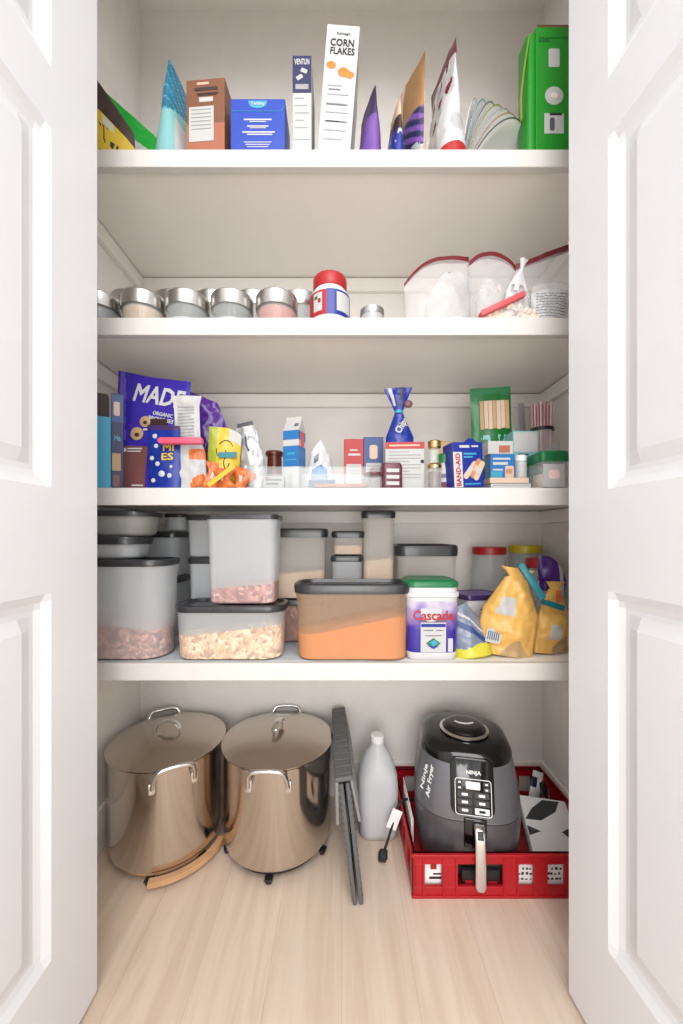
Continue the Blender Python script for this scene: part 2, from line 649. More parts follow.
def door(name, hinge, ang, width, stile, bev, panels, side):
    """a moulded leaf: rails, stiles and raised panels in one sheet on both faces; local x runs away from the hinge"""
    H0, H1, th = 0.012, 2.41, 0.034  # unseen leaf top, made taller along with the raised header
    xs = [0, stile, stile + bev * .45, stile + bev, width - stile - bev, width - stile - bev * .45, width - stile, width]
    bm = bmesh.new()

    def prof(k):      # depth below the face for each ring of a panel
        return (0, 0.0, -0.011, -0.003)[k]

    zs = [H0]
    for a, b in panels:
        zs += [a, a + bev * .45, a + bev, b - bev, b - bev * .45, b]
    zs.append(H1)

    def depth(x, z):
        for a, b in panels:
            if a <= z <= b:
                e = min(x - stile, width - stile - x, z - a, b - z)
                if e <= 1e-6:
                    return 0.0
                pts = ((0, 0), (bev * .25, -.0075), (bev * .45, -.011), (bev * .6, -.0105), (bev, -.003))
                for (e0, d0), (e1, d1) in zip(pts, pts[1:]):
                    if e <= e1 + 1e-9:
                        return d0 + (d1 - d0) * (e - e0) / (e1 - e0)
                return -.003
        return 0.0

    fx = sorted({0, width, *[stile + bev * q for q in (0, .25, .45, .6, 1)], *[width - stile - bev * q for q in (0, .25, .45, .6, 1)]})
    fz = sorted({H0, H1, *[a + bev * q for a, b in panels for q in (0, .25, .45, .6, 1)], *[b - bev * q for a, b in panels for q in (0, .25, .45, .6, 1)]})
    grids = []
    for s in (1, -1):
        g = [[bm.verts.new((x, s * (th / 2 + depth(x, z)), z)) for x in fx] for z in fz]
        grids.append(g)
        for j in range(len(fz) - 1):
            for i in range(len(fx) - 1):
                bm.faces.new((g[j][i], g[j][i + 1], g[j + 1][i + 1], g[j + 1][i]))
    A, B = grids
    nx, nz = len(fx) - 1, len(fz) - 1
    for i in range(nx):
        bm.faces.new((A[0][i], A[0][i + 1], B[0][i + 1], B[0][i]))
        bm.faces.new((A[nz][i], A[nz][i + 1], B[nz][i + 1], B[nz][i]))
    for j in range(nz):
        bm.faces.new((A[j][0], A[j + 1][0], B[j + 1][0], B[j][0]))
        bm.faces.new((A[j][nx], A[j + 1][nx], B[j + 1][nx], B[j][nx]))
    o = struct(name, bm, 'white_gloss', angle=8)
    o.location = (*hinge, 0)
    o.rotation_euler = (0, 0, ang)
    return o


th = 0.034
a = math.radians(-90)
door('door_1', (-0.4875 - th / 2, 0.748), a, 0.47, .118, .055, [(0.205, 0.823), (1.0, 1.602), (1.705, 2.29)], 1)
b = math.radians(-86)
door('door_2', (0.4515 + th / 2, 0.746), b, 0.40, .100, .055, [(0.205, 0.823), (1.0, 1.602), (1.705, 2.29)], -1)

# ------------------------------------------------------------------ stock pots on the floor


def pot(label, x, y, handle_ang, lid_ang=0.0):
    R, zb, H = 0.1585, 0.03, 0.304
    t = thing('stock_pot', label, 'stockpot', (x, y, 0), (0, 0, 0), 'lidded steel stock pots on the floor')
    obj('pot_body', lathe_bm([(0, zb), (R * .9, zb), (R * .97, zb + .004), (R, zb + .018), (R, H - .01), (R + .002, H - .004), (R - .002, H - .002), (0, H - .002)], 72), 'steel', t)
    lid = obj('lid', lathe_bm([(0, H - .001), (R + .004, H - .001), (R + .0065, H + .001), (R + .0065, H + .003), (R - .004, H + .005), (R * .85, H + .011), (R * .6, H + .018), (R * .3, H + .023), (0, H + .0245)], 72), 'steel_lid', t, angle=30)
    zt = H + .0235
    c, s = math.cos(lid_ang), math.sin(lid_ang)
    k = [(-.036, 0), (-.033, .018), (-.018, .03), (0, .0325), (.018, .03), (.033, .018), (.036, 0)]
    obj('lid_handle', tube_bm([(q * c, q * s, zt - .002 + zz) for q, zz in k], .0095, 12, 5, 0.3), 'chrome', lid)
    for sgn in (1, -1):
        bm = bmesh.new()
        zh = H - .034
        k = [(-.052, R - .001, zh - .010), (-.051, R + .006, zh + .006), (-.047, R + .018, zh + .03), (-.036, R + .0255, zh + .045), (0, R + .0265, zh + .0485), (.036, R + .0255, zh + .045), (.047, R + .018, zh + .03), (.051, R + .006, zh + .006), (.052, R - .001, zh - .010)]
        add_tube(bm, k, .0058, 10, 4)
        for q in (-.0525, .0525):
            yy = math.sqrt(R * R - q * q)
            add_box(bm, q - .008, q + .008, yy - .002, yy + .005, zh - .026, zh + .002, .002)
        obj('side_handle', bm, 'chrome', t, rot=(0, 0, handle_ang - PI / 2 + (0 if sgn > 0 else PI)))
    return t


pot('steel stock pot whose lid strap runs crosswise, standing on a wooden caddy', -0.522, 1.134, math.radians(-61), math.radians(-4))
pot('steel stock pot whose lid strap points at the viewer, beside the folded stool', -0.192, 1.138, math.radians(-90), math.radians(78))


def caddy(label, x, y, wood, angs, arc=None):
    t = thing('plant_caddy', label, 'plant caddy', (x, y, 0), (0, 0, 0), 'rolling caddies under the pots')
    m = 'wood' if wood else 'black_plastic'
    bm = bmesh.new()
    r0, r1 = (0.105, 0.14)
    add_loft(bm, [[(r * math.cos(2 * PI * i / 60), r * math.sin(2 * PI * i / 60), z) for i in range(60)] for r, z in ((r1, .016), (r1, .029), (r0, .029), (r0, .016))], closed=True)
    add_box(bm, -r0 - .01, r0 + .01, -.017, .017, .0155, .029)
    obj('ring', bm, m, t, angle=30)
    if wood:
        bm = bmesh.new()
        q = []
        for i in range(15):
            an = math.radians(-82 + 75 * i / 14)
            q.append((an))
        rings = []
        for an in q:
            c, s = math.cos(an), math.sin(an)
            rings.append([(.159 * c, .159 * s, .013), (.176 * c, .176 * s, .013), (.176 * c, .176 * s, .027), (.159 * c, .159 * s, .027)])
        add_loft(bm, rings)
        obj('rail', bm, m, t, angle=30)
    for an in angs:
        an = math.radians(an)
        w = obj('caster', lathe_bm([(0, -.008), (.006, -.008), (.0078, -.005), (.0078, .005), (.006, .008), (0, .008)], 20), 'black_rubber', t, (.148 * math.cos(an), .148 * math.sin(an), .0079), (PI / 2, 0, an))
        obj('fork', box_bm(-.01, .01, -.011, .011, .004, .0082, .002), 'black_plastic', w, rot=(-PI / 2, 0, 0))
    return t


caddy('round wooden plant caddy under the pot next to the closet corner', -0.522, 1.134, True, (-84, -28, 25, 100, 170))
caddy('black rolling caddy under the pot beside the folded stool', -0.192, 1.138, False, (-90, -22, 45, 130, 200))

# ------------------------------------------------------------------ folded step stool


def stool():
    L, tilt = 0.375, math.radians(-6.5)
    t = thing('step_stool', 'grey plastic folding step stool, folded flat and stood upright between pot and jug', 'step stool', (0.034, 1.108, 0.0005), (0, tilt, math.radians(2.5)))
    h = 0.315
    hy = L / 2
    for sx in (-1, 1):
        bm = bmesh.new()
        xa, xb = sorted((sx * .003, sx * .0135))
        # leg panel: frame and ribs, with a narrow open window
        add_box(bm, xa, xb, -hy + .01, hy - .01, 0.0, .05, .002)
        add_box(bm, xa, xb, -hy + .01, hy - .01, h - .14, h - .01, .002)
        add_box(bm, xa, xb, -hy + .01, -hy + .075, .05, h - .14, .002)
        add_box(bm, xa, xb, hy - .075, hy - .01, .05, h - .14, .002)
        add_box(bm, xa, xb, -.02, .02, .05, h - .14, .002)
        for i in range(17):
            zz = .012 + i * .0165
            add_box(bm, min(xa, xb) - (.0012 if sx < 0 else -.0092), min(xa, xb) - (.0012 if sx < 0 else -.0092) + .0025, -hy + .0085, -hy + .02, zz, zz + .011)
        obj('leg_panel', bm, 'stool_grey', t, smooth=False)
    for sx in (-1, 1):
        bm = bmesh.new()
        xa, xb = sorted((sx * .0145, sx * .0225))
        add_box(bm, xa, xb, -hy, hy, -.105, 0, .003)
        for i in range(11):
            yy = -hy + .03 + i * .031
            add_box(bm, sx * .0225 - .001, sx * .0225 + .0015, yy, yy + .02, -.09, -.01)
        o = obj('seat_half', bm, 'stool_grey_light', t, (0, 0, h), (0, -sx * math.radians(5), 0), smooth=False)
    bm = bmesh.new()
    add_box(bm, -.0225, .0225, -hy, hy, h, h + .012, .004)
    for i in range(12):
        yy = -hy + .014 + i * .0295
        add_box(bm, -.019, .019, yy, yy + .02, h + .011, h + .0135, .001)
    obj('top_hinge', bm, 'stool_grey', t, smooth=False)
    obj('carry_slot', box_bm(.0225, .0245, -.02, .05, h - .07, h - .04, .0008), 'black_plastic', t, smooth=False)
    return t


stool()

# ------------------------------------------------------------------ jug
jx, jy = 0.113, 1.18
t = thing('plastic_jug', 'translucent white gallon jug with white cap, part filled, beside the red crate', 'jug', (jx, jy, 0.0005))
prof = [(0, .048, .048, .027), (.004, .056, .056, .03), (.02, .0595, .0595, .033), (.10, .0605, .0605, .034), (.155, .0605, .0605, .036), (.178, .059, .059, .04), (.205, .051, .051, .042), (.235, .039, .039, .037), (.26, .022, .022, .0219), (.268, .0185, .0185, .0184), (.278, .0185, .0185, .0184)]
obj('jug_body', rr_loft(prof, 7), 'jug_white', t, angle=60)
obj('cap', lathe_bm([(0, .272), (.021, .272), (.0215, .275), (.0215, .291), (.019, .2935), (0, .2935)], 32), 'bright_white', t)
bm = bmesh.new()
add_tube(bm, [(.0, .06, .2), (.0, .066, .225), (.0, .045, .248), (0, .03, .25)], .009, 10)
obj('grip', bm, 'jug_white', t)
lq = obj('jug_water', rr_loft([(.003, .047, .047, .027), (.02, .058, .058, .032), (.095, .059, .059, .033)], 7), 'liquid')
lq.location = (jx, jy, 0.0005)
tag(lq, 'cloudy liquid filling the lower third of the white gallon jug', 'liquid', kind='stuff')

# ------------------------------------------------------------------ red crate
cx0, cx1, cy0, cy1, ch = 0.180, 0.69, 0.95, 1.308, 0.112
t = thing('plastic_crate', 'red plastic crate with square side openings, holding the air fryer', 'crate', ((cx0 + cx1) / 2, (cy0 + cy1) / 2, 0.0005))
hw, hd = (cx1 - cx0) / 2, (cy1 - cy0) / 2
bm = bmesh.new()
add_box(bm, -hw + .004, hw - .004, -hd + .004, hd - .004, 0, .006)
posts_front = [(411, 425), (442, 458), (503, 519), (534, 548), (565, 582), (598, 613)]
for s in (-1, 1):
    y0, y1 = (-hd, -hd + .009) if s < 0 else (hd - .009, hd)
    add_box(bm, -hw, hw, y0, y1, 0, .028, .002)
    add_box(bm, -hw, hw, y0, y1, .084, ch, .002)
    yl0, yl1 = (y0 - .004, y1) if s < 0 else (y0, y1 + .004)
    add_box(bm, -hw - .003, hw + .003, yl0, yl1, ch - .008, ch, .002)
    add_box(bm, -hw - .002, hw + .002, yl0 + .001, yl1 - .001, 0.0, .007, .0015)
    for p0, p1 in posts_front:
        x0, x1 = X(p0, .95) - (cx0 + cx1) / 2, X(p1, .95) - (cx0 + cx1) / 2
        x0, x1 = max(x0, -hw), min(x1, hw)
        if s > 0:
            x0, x1 = -x1, -x0
        add_box(bm, x0, x1, y0, y1, .026, .086, .0015)
        add_box(bm, x0 + .002, x0 + .006, yl0 + .001, yl1 - .001, .005, ch - .006)
        add_box(bm, x1 - .006, x1 - .002, yl0 + .001, yl1 - .001, .005, ch - .006)
for s in (-1, 1):
    x0, x1 = (-hw, -hw + .009) if s < 0 else (hw - .009, hw)
    add_box(bm, x0, x1, -hd, hd, 0, .028, .002)
    add_box(bm, x0, x1, -hd, hd, .084, ch, .002)
    add_box(bm, x0 - (.003 if s < 0 else 0), x1 + (.003 if s > 0 else 0), -hd, hd, ch - .008, ch, .002)
    for k in range(5):
        y0 = -hd + k * (2 * hd - .035) / 4
        add_box(bm, x0, x1, y0, y0 + .035, .026, .086, .0015)
obj('crate_shell', bm, 'crate_red', t, smooth=False)

# ------------------------------------------------------------------ air fryer
fx_, fy_ = 0.367, 1.128
t = thing('air_fryer', 'dark grey air fryer with black lid and chrome pull handle, in the red crate', 'air fryer', (fx_, fy_, 0.0075), (0, 0, math.radians(-11)))
HF = 0.338
body = [(.16, .1445, .149, .10), (.19, .143, .147, .10), (.23, .1385, .141, .10), (.27, .131, .132, .095), (.298, .124, .124, .09), (.306, .12, .12, .088)]
obj('housing', rr_loft(body, 9), 'gun_grey', t, angle=60)
dr = [(0, .118, .128, .085), (.006, .126, .134, .09), (.04, .135, .142, .095), (.09, .142, .148, .10), (.135, .1448, .1495, .10), (.158, .1448, .1495, .10)]
obj('basket_drawer', rr_loft(dr, 9), 'gun_grey_dark', t, angle=60)
obj('seam_band', rr_loft([(.155, .1435, .1482, .1), (.163, .1433, .148, .1)], 9), 'black_plastic', t)
top = obj('top_cover', rr_loft([(.294, .1262, .1262, .092), (.302, .1262, .1262, .092), (.315, .122, .121, .09), (.326, .112, .11, .085), (.331, .098, .096, .08)], 9), 'black_gloss', t, angle=60)
disc = obj('vent_disc', lathe_bm([(0, 0), (.066, 0), (.069, .003), (.069, .006), (.064, .009), (.058, .0085), (.0575, .016), (.054, .0195), (.04, .0215), (0, .022)], 48), 'black_gloss', top, (0.0, -.008, .331))
obj('disc_rim', lathe_bm([(.0605, .0085), (.0695, .0045), (.070, .0065), (.0625, .0102)], 48), 'chrome', disc)
bm = bmesh.new()
add_tube(bm, [(-.026, .004, 0), (-.014, -.005, .0006), (0, -.008, .0008), (.014, -.005, .0006), (.026, .004, 0)], .0035, 8, 5, .5)
obj('grip_mark', bm, 'bright_white', disc, (0, .0, .0222))
# control panel: leans back with the front of the housing
lean = math.atan2(.029, .14)
pn = obj('control_panel', rr_loft([(0, .055, .069, .02), (.006, .055, .069, .02), (.0085, .052, .066, .018)], 6), 'black_gloss', t, (0.004, -.1365, .248), (PI / 2 - lean, 0, 0), angle=50)
# panel local axes: x right, y up the face, z out of it


def on_panel(name, m, x, y, w, h, z=.0085, r=.002, th=.0008):
    bm = bmesh.new()
    pts = rrect(w / 2, h / 2, min(r, w * .49, h * .49), 4)
    add_loft(bm, [[(p, q, 0) for p, q in pts], [(p, q, th) for p, q in pts]])
    return obj(name, bm, m, pn, (x, y, z), smooth=False)


def panel_text(s, m, x, y, w, h):
    o = text(pn, 'lettering', s, m, 0, 0, w, h)
    o.location = (x, y, .0087)
    o.rotation_euler = (-PI / 2, 0, 0)
    return o


panel_text('NINJA', 'bright_white', 0.004, .034, .038, .0125)
bm = bmesh.new()
hw, hh = .046, .0435
o1 = rrect(hw, hh, .008, 5)
o2 = rrect(hw - .0016, hh - .0016, .007, 5)
add_loft(bm, [[(a, b, 0) for a, b in o1], [(a, b, .0009) for a, b in o1], [(a, b, .0009) for a, b in o2], [(a, b, 0) for a, b in o2]], closed=True)
obj('keypad_border', bm, 'bright_white', pn, (0.002, -.0235, .0085), smooth=False)
on_panel('display', 'bright_white', 0.002, .004, .036, .018)
for ix in (-1, 1):
    for iy in (.010, -.003):
        on_panel('button', 'charcoal', .002 + ix * .034, iy, .016, .01)
        on_panel('button_mark', 'bright_white', .002 + ix * .034, iy, .007, .004, .0094)
for ix in (-1, 1):
    for j, iy in enumerate((-.018, -.036, -.055)):
        on_panel('button', 'bright_white' if (ix > 0 and j == 2) else 'charcoal', .002 + ix * .0215, iy, .036, .0145)
        on_panel('button_mark', 'ink' if (ix > 0 and j == 2) else 'bright_white', .002 + ix * .0215, iy, .016, .006, .0094)
# drawer handle
bm2 = bmesh.new()
K = smooth_path([(-.1495, .163), (-.160, .165), (-.174, .160), (-.185, .146), (-.189, .115), (-.190, .07), (-.189, .022)], 6)
rings = []
for i, p in enumerate(K):
    tt_ = (K[min(i + 1, len(K) - 1)] - K[max(i - 1, 0)]).normalized() if False else Vector((K[min(i + 1, len(K) - 1)][0] - K[max(i - 1, 0)][0], K[min(i + 1, len(K) - 1)][1] - K[max(i - 1, 0)][1]))
    tt_.normalize()
    nrm = Vector((-tt_.y, tt_.x))
    hwid, hth = .0135, .0055
    if i >= len(K) - 3:
        hwid *= (1, .9, .62)[i - len(K) + 3]
    ring = []
    for a_, b_ in rrect(hwid, hth, .0045, 3):
        ring.append((a_, p[0] + nrm.x * b_, p[1] + nrm.y * b_))
    rings.append(ring)
add_loft(bm2, rings)
hd_ = obj('pull_handle', bm2, 'chrome', t, (0.018, 0, 0), angle=50)
obj('handle_mount', box_bm(-.03, .028, -.152, -.138, .095, .172, .004, 3), 'black_gloss', t, (0.012, 0, 0))
obj('latch_button', box_bm(-.008, .008, -.004, .001, -.009, .009, .002, 3), 'black_plastic', hd_, (0, -.1835, .154), (math.radians(-35), 0, 0))
# side lettering, running up the flank
R0 = .10
for s, aa, zc, ln in (('Ninja', math.radians(218), .238, .066), ('Air Fryer', math.radians(230), .236, .082)):
    # housing corner: centre of the corner arc, at this height
    k = .2395
    cxx, cyy = -(.1375 - R0), -(.140 - R0)
    o = text(t, 'lettering', s, 'bright_white', 0, 0, ln, .017)
    nvec = Vector((math.cos(aa), math.sin(aa), .26)).normalized()
    up = Vector((0, 0, 1))
    upv = (up - nvec * up.dot(nvec)).normalized()
    right = upv.cross(nvec)
    # text x -> up the flank, text z -> towards -right, text -y -> outwards
    mtx = Matrix((( -upv.x, -nvec.x, -(-upv).cross(-nvec).x * -1), (-upv.y, -nvec.y, -(-upv).cross(-nvec).y * -1), (-upv.z, -nvec.z, -(-upv).cross(-nvec).z * -1)))
    xa = upv
    ya = -nvec
    za = xa.cross(ya)
    mtx = Matrix(((xa.x, ya.x, za.x), (xa.y, ya.y, za.y), (xa.z, ya.z, za.z)))
    pos = Vector((cxx + (R0 + .0012) * math.cos(aa), cyy + (R0 + .0012) * math.sin(aa), zc))
    o.matrix_local = Matrix.Translation(pos) @ mtx.to_4x4()
# power cord over the crate side
cord = obj('power_cord', tube_bm([(-.10, .09, .06), (-.135, .04, .085), (-.165, -.0, .118), (-.188, -.02, .126), (-.206, -.033, .110), (-.222, -.05, .075), (-.24, -.066, .035), (-.25, -.073, .016)], .0036, 10), 'black_rubber', t, rot=(0, 0, math.radians(11)))
plug = obj('plug', box_bm(-.011, .011, -.012, .012, -.012, .02, .004, 3), 'black_rubber', cord, (-.252, -.076, .012), (math.radians(35), math.radians(10), 0))
for q in (-.0045, .0045):
    obj('prong', box_bm(q - .0008, q + .0008, -.003, .003, -.022, -.011), 'chrome', plug, smooth=False)
obj('cord_tag', box_bm(-.016, .016, -.001, .001, -.026, .026, .0006), 'bright_white', cord, (-.2145, -.046, .092), (math.radians(-10), math.radians(28), math.radians(8)), smooth=False)['label'] = 'white paper tag on the cord'

# ------------------------------------------------------------------ packets loose in the crate
t, w, h, yf = carton('packet', 'white printed packet seen through the crate opening nearest the jug', 'packet', 424, 446, 858, 0.965, 0.008, .012, 'bright_white', h=.082)
slab(t, 'printed_blot', 'red', -.012, .004, .052, .075, yf)
lines(t, 'print', 'dark_brown', [(-.015, .02, .03, .006), (-.005, .02, .04, .004)], yf)
for px0, px1, lb in ((518, 536, 'white lettered packet behind the first crate opening past the chrome handle'), (547, 566, 'white lettered packet behind the crate opening next to the pantry door')):
    t, w, h, yf = carton('packet', lb, 'packet', px0 - 2, px1 + 1, 860, 0.966, 0.008, .012, 'bright_white', h=.083, group='white packets in the crate')
    bm = bmesh.new()
    for k in range(5):
        for j in range(4):
            x0 = -w / 2 + .004 + j * .0105 + random.uniform(-.002, .002)
            zz = .024 + k * .013
            add_box(bm, x0, x0 + random.uniform(.004, .008), -.0005, 0, zz, zz + random.uniform(.003, .007))
    obj('print', bm, 'ink', t, (0, yf, 0), smooth=False)
t, w, h, yf = carton('sachet', 'dark sachets showing through the wide crate opening below the drawer', 'sachet', 462, 500, 868, 0.962, 0.008, .01, 'black_plastic', h=.05)
lines(t, 'print', 'red', [(-.04, -.02, .022, .008), (.018, .042, .02, .006)], yf)
lines(t, 'print', 'bright_white', [(-.012, .004, .018, .006)], yf - .0003)
# large white pack lying aslant behind
t = thing('flat_pack', 'white flat pack with dark printed patches, lying aslant in the crate by the door', 'pack', (0.602, 1.085, 0.060), (math.radians(32), math.radians(6), math.radians(-4)))
obj('pack', box_bm(-.068, .072, -.085, .085, -.012, .012, .004), 'bright_white', t, smooth=False)
for q in (((-.066, .02), (-.04, .05), (.0, .078), (.05, .08), (.03, .05), (-.02, .022)), ((-.066, -.02), (-.066, .004), (-.03, -.006)), ((.03, -.0), (.07, .02), (.07, -.03))):
    bm = bmesh.new()
    a_ = [bm.verts.new((x, y, .0122)) for x, y in q]
    b_ = [bm.verts.new((x, y, .0127)) for x, y in q]
    bm.faces.new(b_)
    bm.faces.new(a_[::-1])
    for i in range(len(q)):
        bm.faces.new((a_[i], a_[(i + 1) % len(q)], b_[(i + 1) % len(q)], b_[i]))
    obj('printed_patch', bm, 'charcoal', t, smooth=False)
t = thing('wrapper', 'white wrapper with a navy blot standing near the back corner of the crate', 'wrapper', (0.615, 1.205, 0.058), (math.radians(-12), math.radians(22), math.radians(10)))
pouch(t, 'wrapper_film', .042, .095, .014, .002, ['bright_white', 'navy'], lambda u, v, f: 1 if (u < -.1 and .5 < v < .8) else 0, amp=.004, nu=14, nv=16, seed=5)
t = thing('candy_bar', 'black and red wrapped bar leaning over the flat pack', 'snack bar', (0.640, 1.165, 0.045), (math.radians(-35), math.radians(30), math.radians(20)))
pouch(t, 'bar_wrapper', .034, .11, .016, .01, ['black_plastic', 'red'], lambda u, v, f: 1 if .3 < v < .42 or v > .9 else 0, amp=.002, nu=12, nv=16, seed=6)
t = thing('leaflet', 'white folded leaflet standing against the crate wall on the jug side', 'leaflet', (0.2, 1.13, 0.0075), (0, 0, math.radians(89)))
bm = bmesh.new()
add_box(bm, -.09, .09, -.0012, .0012, 0, .125, .0005)
add_box(bm, -.085, .06, .002, .0045, 0, .12, .0005)
obj('leaf', bm, 'bright_white', t, smooth=False)

# ------------------------------------------------------------------ lowest shelf: food containers
Z1, Z2, Z3, Z4 = (z + 0.0005 for z in SHELF)
GC = 'grey-lidded food containers'


def fit(px0, px1, d, hd, rad):
    """centre and half width of a round-cornered plan that spans these directions as seen from the lens"""
    x, hw, y = X((px0 + px1) / 2, d), (px1 - px0) * d / F / 2, d + hd
    for _ in range(30):
        q = [CX + F * (x + a) / (y + b) for a, b in rrect(hw, hd, rad, 8)]
        e0, e1 = px0 - min(q), px1 - max(q)
        x += .5 * (e0 + e1) / 2 * d / F
        hw = max(hw + .5 * (e1 - e0) / 2 * d / F, rad * 1.01)
    return x, y, hw


def container(label, px0, px1, py, zb, d, depth, lid_h=.017, taper=.94, m='frosted', rad=.03, fill=None, py_b=None):
    """straight-sided box with a rounded plan, walls with thickness, and a dark press-on lid"""
    hd = depth / 2
    rad = min(rad, hd * .98)
    H = Z(py, d) - zb
    x, y, hw = fit(px0, px1, d, hd, rad)
    t = thing('food_container', label, 'food container', (x, y, zb + .0004), (0, 0, 0), GC)
    hb = H - lid_h * .55
    k = taper
    e = .0013
    bm = bmesh.new()
    rings = []
    for z, f, ins in ((0.001, k * .96, .004), (0, k * .9, .008), (0.001, k * .96, .004), (.006, k, 0), (hb * .9, 1 - (1 - k) * .1, 0), (hb * .92, 1.0, -.0015), (hb, 1.0, -.0015), (hb, 1.0, e), (.007, k, e), (.003, k * .96, .006)):
        rings.append((z, hw * f - ins, hd * f - ins, rad * f))
    obj('container_body', rr_loft(rings[1:], 6), m, t, angle=50)
    o = .003
    lid = [(H - lid_h, hw + o, hd + o, rad), (H - lid_h * .35, hw + o + .0015, hd + o + .0015, rad), (H - lid_h * .1, hw + o, hd + o, rad), (H, hw - .001, hd - .001, rad * .95), (H, hw - .007, hd - .007, rad * .85), (H - lid_h * .35, hw - .011, hd - .011, rad * .8), (H - lid_h * .3, hw - .03, hd - .02, rad * .6)]
    obj('lid', rr_loft(lid, 6), 'lid_grey', t, angle=40)
    return t, x, y, hw, hd, H, k, rad


def fill(info, lvl, name, label, m, m2=None, slope=0.0, flakes=0, size=.0062, lumpy=.004, wave=0.0):
    """loose contents resting inside a container"""
    t, x, y, hw, hd, H, k, rad = info
    bm = bmesh.new()
    rings = []
    nz = 6
    for i in range(nz + 1):
        q = i / nz
        z = .004 + (lvl - .004) * q
        f = (k + (1 - k) * z / H)
        ring = []
        for a, b in rrect(hw * f - .0008, hd * f - .0008, rad * f, 7):
            zz = z + q * (slope * a / hw * lvl + wave * lvl * math.sin(a / hw * 3.2 + .6) + lumpy * noise.noise(Vector((a * 60, b * 60, 1))))
            ring.append((a, b, max(zz, .003)))
        rings.append(ring)
    for s in (.75, .5, .25):
        rings.append([(a * s, b * s, max(.004, lvl + slope * a * s / hw * lvl + wave * lvl * math.sin(a * s / hw * 3.2 + .6) + .004 + lumpy * noise.noise(Vector((a * 60, b * 60, s * 9))))) for a, b, _ in rings[nz]])
    add_loft(bm, rings)
    mats = [m] + ([m2] if m2 else [])
    rnd = random.Random(int(abs(x) * 1e4))
    for i in range(flakes):
        z = rnd.uniform(.006, lvl * (1 + abs(slope)))
        f = (k + (1 - k) * z / H)
        ring = [p for p in rrect(hw * f - .0045, hd * f - .0045, rad * f, 9)]
        seg = []
        for p, q in zip(ring, ring[1:] + ring[:1]):
            if min(p[1], q[1]) < -hd * .05:
                seg.append((p, q, math.hypot(p[0] - q[0], p[1] - q[1])))
        side = rnd.random() < .25
        if not side:
            continue
        if side:
            a, b = rnd.uniform(-hw * .8, hw * .8), rnd.uniform(-hd * .75, hd * .7)
            z = lvl + slope * a / hw * lvl + .003
        else:
            r_ = rnd.uniform(0, sum(g[2] for g in seg))
            for p, q, L in seg:
                if r_ <= L:
                    break
                r_ -= L
            a, b = p[0] + (q[0] - p[0]) * r_ / L, p[1] + (q[1] - p[1]) * r_ / L
            if z > lvl + slope * a / hw * lvl:
                continue
        mt = Matrix.Translation((a, b, z)) @ Matrix.Rotation(rnd.uniform(0, 6.3), 4, 'X') @ Matrix.Rotation(rnd.uniform(0, 6.3), 4, 'Z') @ Matrix.Diagonal((1, .75, .45, 1))
        r = bmesh.ops.create_icosphere(bm, subdivisions=1, radius=size * rnd.uniform(.7, 1.1), matrix=mt)
        mi = 1 if (m2 and rnd.random() < .6) else 0
        for v in r['verts']:
            for fc in v.link_faces:
                fc.material_index = mi
    o = obj(name, bm, mats, None, (x, y, t.location.z + .0005))
    tag(o, label, 'cereal' if name == 'cereal' else 'dry food', None, 'stuff')
    return o


ln = obj('shelf_liner', box_bm(-.36, .36, -.19, .185, 0, .0012, .0003), None, None, (-.285, 1.112, Z4 - .0003), smooth=False)
lm = mat('liner', (186, 196, 204), 0.5, var=0.22, scale=42)
ln.data.materials.append(lm)
tag(ln, 'thin mottled blue white shelf liner under the clear food containers', 'shelf liner')
ZL = Z4 + .0012

A = container('large tall container a quarter full of pinkish cereal, beside the pantry door', 70, 178, 560, ZL, .913, .13, rad=.055)
fill(A, .085, 'cereal', 'pinkish brown puffed cereal in the large tall container by the door', 'cereal_pink', 'cereal_rose', -.18, 420)
zA = ZL + A[5] + .0008
B = container('low container sandwiched between the large tall container and the flat dark one', 60, 151, 536.5, zA, .918, .12, lid_h=.02, rad=.045)
zB = zA + B[5] + .0008
container('flat shaded container topping the stack by the door, right under the shelf', 66, 161, 510.5, zB, .918, .12, lid_h=.014, m='frosted_shaded', taper=.9, rad=.05)
E = container('low container under the white square one, seen in the gap behind the large tall container', 138, 189, 578, ZL, 1.13, .12, rad=.03)
zE = ZL + E[5] + .0008
D = container('white square container standing behind the large tall container and the low one', 140, 190, 531.5, zE, 1.13, .12, lid_h=.019, rad=.03)
zD = zE + D[5] + .0008
container('tiny flat container perched on the white square one, under the shelf', 166, 191, 513.5, zD, 1.15, .075, lid_h=.012, rad=.02)
Hc = container('lower container of the pair stacked behind the tall cereal box', 190, 246, 558, ZL, 1.055, .10, rad=.02)
zH = ZL + Hc[5] + .0008
container('upper container of the pair stacked behind the tall cereal box', 188, 246, 514.5, zH, 1.055, .10, rad=.02)
J = container('wide low container of corn cereal carrying the tall cereal box on its lid', 177, 287, 606, ZL, .914, .12, lid_h=.017, rad=.045, taper=.95)
fill(J, .072, 'cereal', 'pale golden corn cereal in the wide low container', 'cereal_corn', 'cereal_pale', .22, 520)
zJ = ZL + J[5] + .0008
I = container('tall narrow container with a little pink cereal, standing on the wide low one', 208, 281, 514, zJ, .922, .10, lid_h=.013, taper=.93, rad=.022)
fill(I, .045, 'cereal', 'rosy pink cereal at the bottom of the tall narrow container', 'cereal_rose', 'cereal_pink', .2, 300)
L_ = container('low dark-lidded container in the gap between corn cereal and orange powder', 262, 324, 600, ZL, 1.07, .11, rad=.02, m='frosted_warm')
fill(L_, .1, 'grain', 'reddish brown grain in the low container behind the corn cereal', 'cereal_pink', None, 0, 0)
zL = ZL + L_[5] + .0008
K = container('square container of pale meal behind the tall cereal box, on the low one', 264, 327, 528.5, zL, 1.07, .11, lid_h=.026, rad=.02, m='frosted_warm')
fill(K, .075, 'meal', 'pale tan meal in the square container behind the tall cereal box', 'tan_powder', None, .1, 0)
